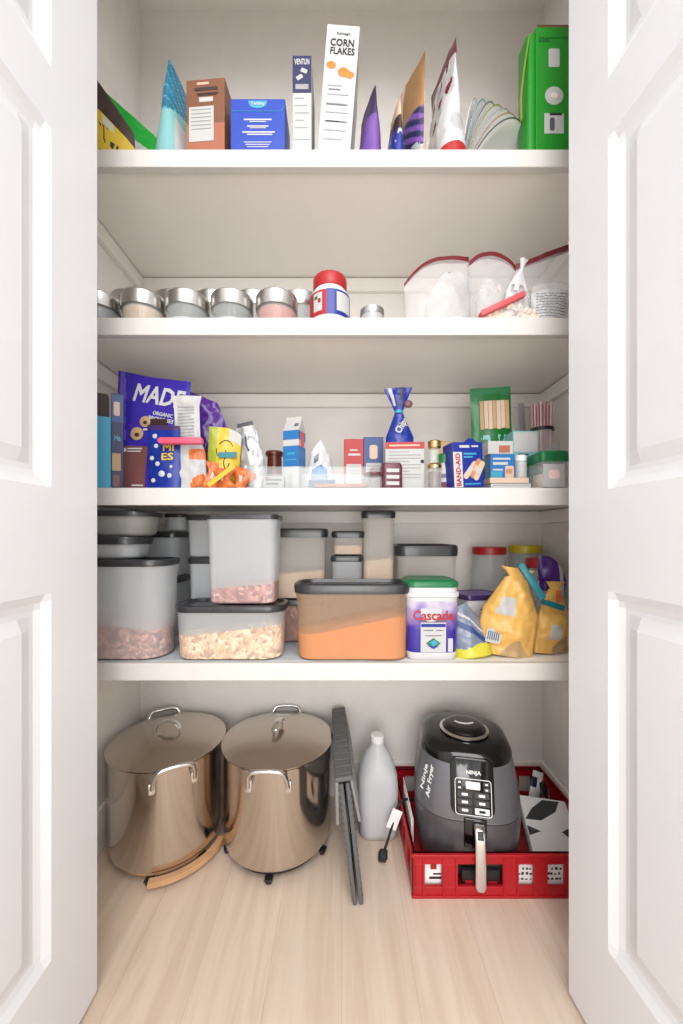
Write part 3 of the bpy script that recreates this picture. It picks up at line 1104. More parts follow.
N = container('small lower container of the narrow pair behind the orange powder', 332, 362, 556, ZL, 1.085, .085, lid_h=.017, rad=.018)
zN = ZL + N[5] + .0008
Mc = container('small upper container of the narrow pair behind the orange powder', 333, 363, 531, zN, 1.085, .085, lid_h=.02, rad=.018, m='frosted_warm')
fill(Mc, .028, 'meal', 'pale meal in the small upper container behind the orange powder', 'tan_powder', None, 0, 0)
O = container('tall slim container half full of tan powder, nearly touching the shelf above', 362, 394, 510.5, ZL, 1.085, .085, lid_h=.022, rad=.02, m='frosted_warm')
fill(O, .235, 'powder', 'tan powder in the tall slim container', 'tan_powder', None, .02, 0)
P = container('large wide container of orange powder in the middle of the shelf front', 296, 409, 584.5, ZL, .912, .12, lid_h=.024, rad=.045, taper=.95, m='frosted_peach')
fill(P, .088, 'powder', 'bright orange powder heaped in the large wide container', 'orange_powder', None, .26, 0, lumpy=.006, wave=.06)
Q = container('clear container with dark lid behind the white dishwasher pod tub', 392, 456, 545, Z4, 1.08, .16, lid_h=.033, rad=.03, m='frosted_warm')

# ------------------------------------------------------------------ detergent tub
d = .922
d = .915
w, hT = 55 * d / F, Z(574, d) - Z4
t = thing('detergent_tub', 'white dishwasher pod tub with green lid and purple label beside the orange powder', 'tub', (X(434, d), d + .06, Z4 + .0004))
hw, hd = .066, .055
tub = [(0, hw * .86, hd * .86, .018), (.004, hw * .92, hd * .92, .022), (.014, hw * .94, hd * .94, .022), (.148, hw * .99, hd * .99, .026), (.155, hw * 1.0, hd * 1.0, .026), (.157, hw * 1.05, hd * 1.05, .027), (.167, hw * 1.05, hd * 1.05, .027), (.168, hw * .98, hd * .98, .026), (.182, hw * .98, hd * .98, .026)]
obj('tub_body', rr_loft(tub, 7), 'white_gloss_film', t, angle=40)
obj('lid', rr_loft([(.180, hw * 1.02, hd * 1.02, .027), (.186, hw * 1.04, hd * 1.04, .028), (.193, hw * 1.0, hd * 1.0, .027), (.1985, hw * .86, hd * .86, .024), (.1975, hw * .82, hd * .82, .022)], 7), 'green_lid', t, angle=35)


def tub_sheet(name, m, x0, x1, z0, z1, lift, ny=2):
    """label wrapped on the tub front, following its taper"""
    bm = bmesh.new()
    a = [[], []]
    for j, z in enumerate((z0, z1)):
        f = .94 + .05 * (z - .014) / .134
        yy = -hd * f - lift
        a[j] = [(x0, yy, z), (x1, yy, z), (x1, yy + .0003, z), (x0, yy + .0003, z)]
    add_loft(bm, a)
    return obj(name, bm, m, t, smooth=False)


def tub_wrap(name, m, z0, z1, lift):
    bm = bmesh.new()
    rings = []
    for z in (z0, z1):
        f = .94 + .05 * (z - .014) / .134
        rings.append([(a, b, z) for a, b in rrect(hw * f + lift, hd * f + lift, .024, 7)])
    add_loft(bm, rings, False, False)
    return obj(name, bm, m, t)


nt_m = bpy.data.materials.new('violet_wash_label')
nt_m.use_nodes = True
nt = nt_m.node_tree
tc = nt.nodes.new('ShaderNodeTexCoord')
sp = nt.nodes.new('ShaderNodeSeparateXYZ')
nt.links.new(tc.outputs['Object'], sp.inputs[0])
mr = nt.nodes.new('ShaderNodeMapRange')
mr.inputs['From Min'].default_value = .02
mr.inputs['From Max'].default_value = .15
nt.links.new(sp.outputs['Z'], mr.inputs['Value'])
nz = nt.nodes.new('ShaderNodeTexNoise')
nz.inputs['Scale'].default_value = 26
nt.links.new(tc.outputs['Object'], nz.inputs['Vector'])
ad = nt.nodes.new('ShaderNodeMath')
ad.operation = 'MULTIPLY_ADD'
nt.links.new(nz.outputs['Fac'], ad.inputs[0])
ad.inputs[1].default_value = .9
nt.links.new(mr.outputs[0], ad.inputs[2])
sb = nt.nodes.new('ShaderNodeMath')
sb.operation = 'SUBTRACT'
nt.links.new(ad.outputs[0], sb.inputs[0])
sb.inputs[1].default_value = .45
cr = nt.nodes.new('ShaderNodeValToRGB')
cr.color_ramp.elements[0].color = (*lin((36, 29, 132)), 1)
cr.color_ramp.elements[1].color = (*lin((190, 181, 198)), 1)
e = cr.color_ramp.elements.new(.38)
e.color = (*lin((58, 40, 142)), 1)
e = cr.color_ramp.elements.new(.68)
e.color = (*lin((126, 103, 164)), 1)
nt.links.new(sb.outputs[0], cr.inputs[0])
nt.links.new(cr.outputs[0], nt.nodes['Principled BSDF'].inputs['Base Color'])
nt.nodes['Principled BSDF'].inputs['Roughness'].default_value = .3
tub_wrap('label', nt_m, .02, .146, .0006)
tub_sheet('label_panel', 'white', -.031, .031, .021, .094, .0012)
tub_sheet('label_bar', 'blue_deep', -.03, .03, .083, .091, .0016)
tub_sheet('corner_panel', 'white', .036, .048, .022, .055, .0012)
bm = bmesh.new()
pts = [(.026 * math.cos(2 * PI * i / 32), .026 * math.sin(2 * PI * i / 32)) for i in range(32)]
add_loft(bm, [[(a, -.0003, b) for a, b in pts], [(a, 0, b) for a, b in pts]])
obj('logo_disc', bm, 'white', t, (-.006, -hd * .985 - .0004, .122), (math.radians(-2), 0, 0), smooth=False)
text(t, 'lettering', 'Cascade', 'red', 0, .112, .1, .024, -hd * .983 - .0018, rot=(math.radians(-2), 0, 0))
lines(t, 'small_print', 'ink_grey', [(-.03, .03, .098, .003), (-.024, .0, .075, .002), (.006, .024, .075, .002), (-.02, .02, .062, .0015)], -hd * .968 - .0016)
for q, mm in ((((-.018, .0), (0, .013), (.018, .0), (0, -.013)), 'green_lid'), (((-.010, .002), (.002, .009), (.012, .001), (.0, -.008)), 'sky_blue'), (((-.016, -.004), (.0, -.008), (.014, -.006), (0, -.014)), 'blue_deep')):
    bm = bmesh.new()
    add_loft(bm, [[(a, -.0003, b) for a, b in q], [(a, 0, b) for a, b in q]])
    obj('pod_picture', bm, mm, t, (0, -hd * .956 - .0017 - .0004 * (mm != 'green_lid'), .043), smooth=False)

# second tub behind
d = 1.045
t = thing('detergent_tub', 'white square tub with purple trimmed lid standing behind the clear bag', 'tub', (X(484, d), d + .062, Z4 + .0004), (0, 0, math.radians(14)))
obj('tub_body', rr_loft([(0, .055, .046, .012), (.004, .057, .048, .013), (.128, .060, .051, .014), (.129, .060, .051, .014)], 5), 'white_gloss_film', t, angle=40)
obj('lid', rr_loft([(.126, .0625, .0535, .015), (.134, .0635, .0545, .015), (.1395, .061, .052, .014), (.1395, .057, .048, .013), (.1375, .056, .047, .013)], 5), 'purple_dark', t, angle=35)
obj('lid_panel', rr_loft([(.137, .055, .046, .012), (.1385, .055, .046, .012)], 5), 'purple_soft', t)
lines(t, 'small_print', 'ink_grey', [(-.02, .045, .10, .004), (-.02, .035, .088, .003), (-.02, .045, .076, .003), (-.02, .03, .064, .003)], -.0505)


def screw_jar(name, label, x, y, zb, r, h, lid_m, lid_h=.022, glass='clear', neck=.85, fillm=None, fl=.5, fname='', flabel=''):
    t = thing(name, label, 'jar', (x, y, zb + .0004))
    hb = h - lid_h
    obj('jar_body', lathe_bm([(0, 0), (r * .9, 0), (r, .006), (r, hb * .72), (r * .97, hb * .8), (r * neck, hb * .96), (r * neck, h - .004), (r * neck - .002, h - .004), (r * neck - .002, hb * .96), (r * .97 - .002, hb * .8), (r - .002, hb * .72), (r - .002, .007), (0, .004)], 40), glass, t)
    obj('lid', lathe_bm([(0, h - .002), (r * neck + .001, hb + .002), (r * neck + .005, hb + .002), (r * neck + .0055, h - .003), (r * neck + .003, h), (0, h)], 40), lid_m, t, angle=30)
    if fillm:
        o = obj(fname, lathe_bm([(0, .005), (r - .004, .008), (r - .003, hb * fl), (r * .5, hb * fl + .004), (0, hb * fl + .002)], 32), fillm, None, (x, y, zb + .0006))
        tag(o, flabel, 'dry food', None, 'stuff')
    return t


d = 1.2
tj = screw_jar('plastic_jar', 'clear jar with red screw lid behind the white and purple tub', X(489, 1.235), 1.235, Z4, .058, Z(547.5, 1.19) - Z4, 'red', .026, neck=.82)
lines(tj, 'label', 'steel_blue', [(.0, .04, .1, .05)], -.046)
screw_jar('plastic_jar', 'clear jar with yellow lid behind the large tied yellow bag', X(525, 1.245), 1.245, Z4, .056, Z(545.5, 1.2) - Z4, 'yellow_lid', .027, neck=.82, glass='clear', fillm='black_plastic', fl=.72, fname='peppercorn', flabel='dark contents inside the yellow-lidded jar')
screw_jar('plastic_jar', 'small jar with red lid half hidden by the purple film bag top', X(541, 1.12), 1.135, Z4, .034, Z(559, 1.1) - Z4, 'red', .03, neck=.86)

# clear bag with yellow foot and blue sponge
d = .925
t = thing('sponge_bag', 'clear bag of blue sponges with a yellow lower edge, slumped before the white tub', 'bag', (X(479, d), d + .04, Z4 + .0005), (math.radians(-8), math.radians(-7), math.radians(6)))
sb_m = mat('sponge_film', (112, 122, 142), 0.15, var=0.3, scale=28, bump=0.5, bscale=35)


def sbc(u, v, f):
    if v < .23 + .05 * math.sin(3 * u):
        return 1
    w_ = v + .55 * u * .5
    if .42 < w_ < .55:
        return 2
    if .66 < w_ < .72:
        return 3
    return 0


pouch(t, 'bag_film', .108, .135, .07, .012, [sb_m, 'lemon', 'steel_blue', 'white'], sbc, wfn=lambda v: 1.0 - .35 * v ** 2, topfn=lambda u: 1 - .35 * max(0, u) - .08 * max(0, -u), amp=.007, seed=3)


def yellow_bag(label, px, d, w, h, tb, rz, ry, seed, patch, brown, group='tied yellow chip bags'):
    t = thing('chip_bag', label, 'chip bag', (X(px, d), d + tb / 2 + .004, Z4 + .002), (0, ry, rz), group)

    def colr(u, v, f):
        n_ = noise.noise(Vector((u * 2.2 + seed, v * 3, 2)))
        for (u0, u1, v0, v1, mi) in patch:
            if u0 < u < u1 and v0 < v < v1:
                return mi
        if v < brown + .10 * math.sin(u * 5) + .12 * n_ and u > -.2:
            return 2
        return 0

    def wf(v):
        return 1.0 - .1 * v if v < .5 else max(.24, .95 - 1.5 * (v - .5)) if v < .9 else .26 + 3.2 * (v - .9)

    def tf(v):
        return tb * (.55 + 1.5 * v) if v < .3 else tb * max(.16, 1 - 1.25 * (v - .3)) if v < .9 else .016
    o, sf = pouch(t, 'bag_film', w, h, tb, .01, ['yellow_bag', 'paper', 'tan', 'purple_dark', 'steel_blue', 'orange'], colr, wfn=wf, tfn=tf, amp=.0105, freq=20, seed=seed, nu=52, nv=60)
    return t, sf, o


t1, sf, _ = yellow_bag('larger yellow chip bag closed by the long teal clip, at the shelf front', 510, .926, .147, .225, .08, math.radians(-6), math.radians(10), 11,
                       [(-.62, .02, .46, .66, 1)], .14)
sb = slab(t1, 'barcode_panel', 'paper', -.058, -.022, .03, .066, sf(-.04, .05) - .001, r=.003)
for k in range(6):
    slab(sb, 'bar', 'steel_blue', -.014 + k * .005, -.0115 + k * .005, -.011, .011, -.0008, .0003)
clip_bar(None, 'bag_clip', 'long teal clip closing the larger yellow chip bag', 'bag clip', 'teal', (X(521, .926), .926, Z(566, .926)), (X(541, .926), .918, Z(598, .926)), .0085)
t2, sf, _ = yellow_bag('smaller yellow chip bag with teal clip, against the pantry door side', 558, .953, .105, .185, .055, math.radians(12), math.radians(4), 23,
                       [(-.5, .0, .2, .42, 1), (-.1, .9, .72, .88, 5)], .2)
clip_bar(None, 'bag_clip', 'small teal clip on the smaller yellow chip bag', 'bag clip', 'teal', (X(547, .945), .952, Z(603, .945)), (X(566, .945), .956, Z(609, .945)), .0075)
t = thing('film_bag', 'glossy purple film bag poking up behind the yellow chip bags', 'bag', (X(551, 1.05), 1.085, Z4 + .001), (0, math.radians(6), math.radians(-10)))
pouch(t, 'bag_film', 0.094, Z(549, 1.06) - Z4, .05, .006, ['purple', 'white', 'clear_film'], lambda u, v, f: 1 if v > .72 and abs(u - .9 + (v - .72) * 1.6) < .18 else (2 if v < .6 else 0),
      wfn=lambda v: .7 if v < .55 else .5 + 1.1 * (v - .55) if v < .85 else .83, topfn=lambda u: 1 - .22 * (u + 1) / 2 - .1 * u * u, amp=.008, seed=31)

# ------------------------------------------------------------------ third shelf: snacks, cartons, first aid
# blue cartons by the door
t, w, h, yf = carton('slim_carton', 'pale blue slim carton at the very edge of the shelf by the door', 'carton', 90, 105, 416, .925, Z3, .04, 'sky_blue', yaw=math.radians(28))
t, w, h, yf = carton('slim_carton', 'brown-topped carton behind the pale blue one, against the closet wall', 'carton', 92, 103, 393, 1.0, Z3, .04, 'dark_brown', yaw=math.radians(28))
t, w, h, yf = carton('snack_box', 'navy snack box with pale picture panels between slim cartons and purple bag', 'box', 105, 116, 393, .96, Z3, .06, 'navy', yaw=math.radians(31))
slab(t, 'picture_panel', 'steel_blue', -w / 2 + .001, w / 2 - .001, h - .075, h - .004, yf)
slab(t, 'picture', 'peach', -w * .30, w * .18, h - .058, h - .022, yf - .0007, r=.004)
slab(t, 'label_panel', 'tan', -w * .42, w * .25, .05, .095, yf)
slab(t, 'picture', 'choc', -w * .35, w * .15, .008, .04, yf, r=.006)
text(t, 'lettering', 'Ha', 'sky_blue', 0, .135, .014, .016, yf)

# big purple snack bag
d = .948
zt = Z(369, d) - Z3
w = .2


def mc(u, v, f):
    if u < -.93:
        return 1
    if -.66 < u < .04 and v < .37:
        return 2
    if u < -.5 - .3 * v and v > .42:
        return 3
    return 0


t = thing('snack_bag', 'large purple-blue snack bag with white lettering and cookie pictures', 'snack bag', (X(150, .984), d + .036, Z3 + .0006), (math.radians(-2), math.radians(1), math.radians(-4)))
o, sf = pouch(t, 'bag_film', w, zt + .018, .06, .003, ['purple_blue', 'purple', 'choc', 'purple_light'], mc, wfn=lambda v: .96 + .04 * v, topfn=lambda u: 1 - .1 * (u + 1) / 2 - .012 * (1 - u * u), amp=.004, freq=9, seed=41, nu=60, nv=70)
sl_ = math.radians(10)
text(t, 'lettering', 'MADE', 'white', .02, .25, .135, .05, 0, rot=(0, sl_, 0), surf=sf)
text(t, 'lettering', 'ORGANIC', 'white', .036, .198, .052, .0105, 0, rot=(0, sl_, 0), surf=sf)
text(t, 'lettering', 'BROWNIES', 'white', .032, .184, .066, .011, 0, rot=(0, sl_, 0), surf=sf)


def cookie(parent, x, z, r, sf_):
    c = obj('cookie_picture', lathe_bm([(0, 0), (r, 0), (r, .0012), (r * .6, .0026), (0, .003)], 24), 'tan', parent, (x, sf_(x, z) - .0004, z), (PI / 2, 0, 0))
    bm = bmesh.new()
    bmesh.ops.create_icosphere(bm, subdivisions=2, radius=r * .42, matrix=Matrix.Diagonal((1, .8, .3, 1)))
    obj('chocolate_picture', bm, 'dark_brown', c, (r * .1, -r * .2, .0028))
    return c


lines(t, 'picture_band', 'dark_brown', [(-.004, .05, .172, .026)], 0, surf=sf)
cookie(t, -.008, .178, .0145, sf)
cookie(t, -.028, .146, .017, sf)
lines(t, 'white_stripe', 'white', [(-.012, .05, .157, .005)], 0, surf=sf)
lines(t, 'small_print', 'white', [(-.052, -.012, .107, .0035), (-.052, -.016, .1, .003), (-.03, .0, .01, .004)], 0, surf=sf)
bm = bmesh.new()
e_ = [(.0095 * math.cos(2 * PI * i / 18), .0065 * math.sin(2 * PI * i / 18)) for i in range(18)]
add_loft(bm, [[(a, -.0006, b) for a, b in e_], [(a, 0, b) for a, b in e_]])
obj('badge', bm, 'white', t, (-.066, sf(-.066, .104) - .001, .104), smooth=False)

# crinkled purple bag behind to the right
t = thing('snack_bag', 'crinkled glossy purple bag with folded top behind the pink clip', 'snack bag', (X(192, 1.0), 1.03, Z3 + .0006), (math.radians(3), math.radians(7), math.radians(8)))
pouch(t, 'bag_film', .125, Z(389, 1.0) - Z3, .05, .004, ['purple', 'peach'], lambda u, v, f: 1 if (.32 < u < .72 and .55 < v < .66) else 0, topfn=lambda u: 1 - .06 * (u + 1) if u < .45 else .913 - .42 * (u - .45), amp=.012, freq=22, seed=43)

# dark blue candy bag in front
d = .915
t = thing('candy_bag', 'dark blue candy bag with yellow lettering and white dots before the purple bag', 'candy bag', (X(163, d), d + .013, Z3 + .0006), (0, math.radians(-2), math.radians(-3)))
o, sf = pouch(t, 'bag_film', .082, Z(424, d) - Z3, .022, .003, ['blue_deep', 'purple_dark'], lambda u, v, f: 1 if v > .93 else 0, amp=.003, seed=47, topfn=lambda u: 1 - .02 * u)
text(t, 'lettering', 'MI', 'yellow', .014, .100, .026, .018, 0, surf=sf)
text(t, 'lettering', 'ES', 'yellow', .012, .077, .028, .018, 0, surf=sf)
for x, z, r in ((-.021, .130, .006), (-.0175, .105, .0055), (-.013, .06, .0058), (-.003, .035, .008), (-.028, .075, .0055), (.016, .03, .006), (-.026, .02, .0055), (.02, .052, .004)):
    c = obj('dot', lathe_bm([(0, 0), (r, 0), (r * .8, .0012), (0, .0016)], 14), 'white', t, (x, sf(x, z) + .0004, z), (PI / 2, 0, 0))

# white / blue bag held by the pink clip
d = .922
t = thing('label_bag', 'white bag with blue edge hanging folded from the pink clip', 'bag', (X(187, d), d + .017, Z3 + .0006), (0, math.radians(-2), math.radians(4)))
o, sf = pouch(t, 'bag_film', .085, Z(394, d) - Z3, .028, .003, ['grey_pale', 'milk_blue', 'paper', 'orange'],
              lambda u, v, f: 1 if u < -.55 and v < .5 else (2 if (v > .52 and -.7 < u < .72) else (3 if (.1 < u and .3 < v < .42) else 2 if u < .1 else 0)),
              wfn=lambda v: 1.0 if v < .38 else (1 - 1.9 * (v - .38) if v < .5 else .72 if v < .9 else .72 + 1.5 * (v - .9)), tfn=lambda v: .03 if v < .3 else .03 - .1 * (v - .3) if v < .5 else .008, amp=.006, freq=22, seed=53)
lines(t, 'small_print', 'ink_light', [(-.022, .018, .205 - k * .008, .0035) for k in range(11)], 0, surf=sf)
clip_bar(None, 'bag_clip', 'pink clip across the white bag before the purple snack bags', 'bag clip', 'pink', (X(162, .905), .907, Z(441, .905)), (X(202, .905), .912, Z(440.5, .905)), .0082)

# orange wrapped candies
for i, (px, py, rr, sd) in enumerate(((193, 466, .024, 1), (207, 473, .026, 2), (224, 480, .026, 3), (236, 479, .022, 4))):
    lb = ['orange crinkled wrapper pressed against the white folded bag', 'orange crinkled wrapper below the pink clip end', 'orange crinkled wrapper at the shelf edge under the yellow pouch', 'orange crinkled wrapper touching the silver bag'][i]
    dd = .918 + .012 * (i % 2)
    zz = Z3 + .0005
    t = thing('wrapped_sweet', lb, 'candy', (X(px, dd), dd + .02, zz), (0, math.radians((-18, 12, -8, 20)[i]), math.radians((-10, 25, -20, 12)[i])), 'orange wrapped sweets')
    pouch(t, 'wrapper', .05 + rr * .3, max(.035, Z(py - 14, dd) - zz - .004), .03, .012, ['orange', 'white'], lambda u, v, f: 1 if abs(u + .2) < .15 and .4 < v < .6 else 0, wfn=lambda v: .8 + .3 * math.sin(v * 6 + i), amp=.009, freq=36, seed=60 + i, nu=18, nv=16)

# yellow pouch
d = .945
t = thing('yellow_pouch', 'yellow pouch with black line drawings and a teal tag beside the silver bag', 'pouch', (X(219, d), d + .026, Z3 + .0006), (0, math.radians(3), math.radians(8)))


def ypc(u, v, f):
    if u < -.45 and v > .35:
        return 1
    if v > .8 and u > .25:
        return 2
    return 0


o, sf = pouch(t, 'bag_film', .082, Z(425, d) - Z3, .04, .004, ['yellow', 'lime', 'paper'], ypc, topfn=lambda u: 1 - .1 * max(0, u) ** 2, amp=.005, freq=20, seed=71)
for k, pts in enumerate((((-.012, .118), (.0, .128), (.014, .126), (.022, .114)), ((-.018, .106), (-.016, .09), (-.004, .082)), ((.004, .104), (.006, .09), (.002, .07), (.008, .05)), ((-.018, .066), (-.01, .046), (-.016, .034)), ((.016, .07), (.012, .05), (.018, .034)))):
    obj('drawn_line', tube_bm([(a, sf(a, b) + .0004, b) for a, b in pts], .0011, 6, 3), 'ink', t)
slab(t, 'teal_tag', 'teal', -.012, .034, .083, .097, sf(.012, .09) - .0035, .002, rot=(0, math.radians(-6), 0), r=.003)
for q in ((-.004, .05), (.004, .04)):
    bm = bmesh.new()
    bmesh.ops.create_icosphere(bm, subdivisions=2, radius=.008, matrix=Matrix.Diagonal((1, .2, .8, 1)))
    obj('red_mark', bm, 'coral', t, (q[0], sf(*q) - .0002, q[1]))
st = tag(obj('yellow_stick', box_bm(-.04, .04, -.002, .002, -.006, .006, .0015), 'yellow', None, (X(221, .912), .9125, Z3 + .03), (0, math.radians(-37), 0), smooth=False), 'flat pale yellow stick leaning across the orange wrappers', 'stick')

# silver bag
d = .96
t = thing('foil_bag', 'crumpled silver grey foil bag next to the yellow pouch', 'bag', (X(250, d), d + .035, Z3 + .0006), (0, math.radians(-7), math.radians(-14)))
pouch(t, 'bag_film', .09, Z(418, d) - Z3, .06, .004, ['silver', 'silver_dark', 'white_gloss_film'], lambda u, v, f: 1 if (v > .95 or (abs(u - .1 - (.7 - v)) < .09 and .55 < v < .78)) else (2 if noise.noise(Vector((u * 3, v * 5, 9))) > .15 else 0),
      wfn=lambda v: 1 - .5 * v ** 2, amp=.009, freq=22, seed=81)

screw_jar('spice_jar', 'small dark red jar between the silver bag and the blue milk carton', X(273, 1.06), 1.085, Z3, .0215, Z(450, 1.06) - Z3, 'jar_brown', .014, glass='jar_brown', neck=.95)

# gable-top carton
d = 1.0
wc = .046
t = thing('milk_carton', 'tall blue and white carton with sloped top standing behind the clear tray', 'carton', (X(293, d), d + .03, Z3 + .0005), (0, 0, math.radians(-18)))
hC = Z(414, d) - Z3
bm = bmesh.new()
q = wc / 2
for z0, z1, mi in ((0, hC * .33, 1), (hC * .33, hC * .60, 0), (hC * .60, hC * .68, 1), (hC * .68, hC * .80, 0)):
    add_box(bm, -q, q, -q, q, z0, z1, 0, mi=mi)
rings = [[(-q, -q, hC * .80), (q, -q, hC * .80), (q, q, hC * .80), (-q, q, hC * .80)], [(-q, -.003, hC * .95), (q, -.003, hC * .95), (q, .003, hC * .95), (-q, .003, hC * .95)], [(-q, -.002, hC), (q, -.002, hC), (q, .002, hC), (-q, .002, hC)]]
add_loft(bm, rings, mi=1)
obj('carton', bm, ['milk_blue', 'white'], t, smooth=False)
bm = bmesh.new()
obj('printed_mark', box_bm(-.006, .006, -.0012, 0, -.006, .006), 'ink_grey', t, (.012, -.012, hC * .88), (math.radians(-37), 0, 0), smooth=False)
lines(t, 'lettering', 'sky_blue', [(-.012, .012, hC * .5, .006), (-.016, .016, hC * .42, .003)], -q - .0002)
obj('side_picture', box_bm(-.011, .011, -.0008, 0, -.02, .02), 'coral', t, (q + .0002, .0, hC * .7), (0, 0, PI / 2), smooth=False)

# white bag with blue print
t = thing('paper_bag', 'slumped white bag with a blue printed panel between carton and red box', 'bag', (X(320, 1.03), 1.06, Z3 + .0005), (0, 0, math.radians(6)))
pouch(t, 'bag_film', .092, Z(437, 1.03) - Z3, .06, .006, ['white_gloss_film', 'milk_blue', 'sky_blue', 'silver_dark'], lambda u, v, f: (2 if v < .3 else 1) if (-.62 < u < .45 and .14 < v < .52) else (3 if (-.55 < u < -.2 and .62 < v < .76) else 0),
      wfn=lambda v: 1 - .4 * v ** 1.5, topfn=lambda u: 1 - .35 * max(0, u) - .25 * max(0, -u), amp=.009, freq=20, seed=91)


def tall_box(label, px0, px1, py, d, m, mark):
    t, w, h, yf = carton('snack_carton', label, 'box', px0, px1, py, d, Z3, .05, m)
    slab(t, 'label_panel', 'paper', -w * .38, w * .38, .004, h * .55, yf)
    lines(t, 'small_print', 'ink_light', [(-w * .3, w * .3, h * .5 - k * .01, .002) for k in range(4)], yf - .0007)
    if mark == 'script':
        lines(t, 'lettering', 'white', [(-w * .28, w * .34, h * .72, .006), (-w * .2, w * .2, h * .8, .004)], yf)
    else:
        slab(t, 'picture', 'peach', -w * .2, w * .2, h * .62, h * .86, yf, r=.007)
    bm = bmesh.new()
    obj('tab', box_bm(-.008, .008, -.003, .003, 0, .006, .001), m, t, (0, 0, h), smooth=False)
    return t


tall_box('red carton with white panel beside the slumped white bag', 344, 363.5, 439, 1.08, 'red', 'script')
tall_box('dark blue carton with white panel beside the red one', 363.6, 383.5, 437, 1.08, 'steel_blue', 'pic')

# acrylic tray with its lid edge
d = .918
x0, x1 = X(246, d), X(372, d)
t = thing('clear_tray', 'clear low plastic tray along the front of the shelf before the blue carton', 'tray', ((x0 + x1) / 2, d + .055, Z3 + .0005))
hx = (x1 - x0) / 2
bm = bmesh.new()
zt = Z(467, d) - Z3
rings = []
for z, a, e in ((0, .96, 0), (zt, 1, 0), (zt, 1.015, -.003), (zt - .002, 1.015, -.003), (zt - .002, .99, .0022), (.003, .95, .0022)):
    rings.append([(x, y, z) for x, y in rrect(hx * a - e, .055 * a - e, .01, 4)])
add_loft(bm, rings)
obj('tray_shell', bm, 'clear', t, angle=30)
bm = bmesh.new()
obj('divider', box_bm(-.001, .001, -.05, .05, .003, zt - .004), 'clear', t, (-.052, 0, 0), smooth=False)
tag(obj('chocolate_bar', box_bm(-.066, .066, -.022, .022, 0, .0095, .0015), 'copper', None, (X(341, .93), .955, Z3 + .004), smooth=False), 'flat brown wrapped bar lying inside the clear tray', 'bar')
tag(obj('card_pack', box_bm(-.035, .035, -.014, .014, 0, .026, .001), 'steel_blue', None, (X(322, .985), .996, Z3 + .004), smooth=False), 'small blue card pack standing at the back of the clear tray', 'pack')
t = thing('card_pack', 'small white pack with grey print standing in the clear tray compartment', 'pack', (X(274, .955), .96, Z3 + .004))
obj('pack', box_bm(-.026, .026, -.012, .012, 0, .03, .001), 'grey_pale', t, smooth=False)
lines(t, 'print', 'ink_grey', [(-.02, .02, .021, .005), (-.02, .012, .011, .005)], -.0122)
lines(t, 'heading', 'red', [(-.022, -.01, .026, .003)], -.0122)

# dark rolls: lidded drum with maroon stripes
t = thing('candy_roll', 'maroon wrapped roll with white label bands leaning beside the clear tray', 'candy roll', (X(386, .93), .955, Z3 + .0005), (0, 0, math.radians(4)))
rl = obj('roll', rr_loft([(0, .0245, .02, .008), (.004, .026, .022, .01), (.058, .026, .022, .01), (.066, .022, .018, .008)], 5), 'maroon', t, (.016, 0, 0))
for zz in (.014, .03, .046):
    slab(t, 'label_band', 'paper', -.0, .032, zz - .0045, zz + .0045, -.0223, .0006)
obj('roll_end', lathe_bm([(0, 0), (.022, 0), (.024, .004), (.024, .03), (.021, .034), (.0, .034)], 32), 'clear', t, (-.03, -.005, 0), angle=30)
obj('end_cap', lathe_bm([(0, .0), (.0255, 0), (.0265, .003), (.0255, .007), (.0, .0075)], 32), 'maroon', t, (-.03, -.005, .0585 - .0245), angle=30)

# white box with red band
t, w, h, yf = carton('nutrition_box', 'white box with red top band and rows of grey print under the tied blue bag', 'box', 386, 425, 442, .985, Z3, .055, 'paper', yaw=math.radians(-3))
slab(t, 'top_band', 'red', -w / 2 + .0005, w / 2 - .0005, h - .018, h - .0005, yf)
lines(t, 'heading', 'peach', [(-w * .4, w * .38, h - .0095, .004)], yf - .0007)
lines(t, 'small_print', 'ink_light', [(-w * .42, w * (.4 if k % 3 else .1), h - .026 - k * .0085, .0022) for k in range(9)], yf)
obj('seal', lathe_bm([(0, 0), (.005, 0), (.005, .0006), (0, .0006)], 18), 'ink', t, (w * .44, yf, h * .6), (PI / 2, 0, 0), smooth=False)
boxtop = Z3 + h + .0008

# tied blue cookie bag
d = 1.0
hB = Z(386.5, d) - boxtop
t = thing('cookie_bag', 'royal blue cookie bag gathered by a pale tie, standing on the white box', 'bag', (X(400.5, d), 1.012, boxtop + .0006), (0, math.radians(-2), 0))


def cbw(v):
    return 1.0 if v < .12 else max(.26, 1.02 - 1.62 * (v - .1)) if v < .56 else .26 + 1.75 * (v - .56)


o, sf = pouch(t, 'bag_film', .075, hB, .045, .006, ['blue_deep', 'white', 'dark_brown'], lambda u, v, f: 1 if (v > .68 and -.75 < u < -.45) else (2 if (v > .66 and .1 < u < .35) else 0), wfn=cbw, tfn=lambda v: .042 - .05 * v if v < .55 else .012, amp=.005, freq=24, seed=101)
text(t, 'lettering', 'Chips', 'white', .006, .045, .046, .024, 0, rot=(0, math.radians(-58), 0), surf=sf)
obj('tie', lathe_bm([(.0, -.004), (.0115, -.004), (.0125, 0), (.0115, .004), (0, .004)], 20), 'sky_blue', t, (0, 0, hB * .565))
bm = bmesh.new()
bmesh.ops.create_icosphere(bm, subdivisions=2, radius=.012, matrix=Matrix.Diagonal((1, .5, .9, 1)))
obj('chip_picture', bm, 'choc', t, (.026, -.004, hB * .7))

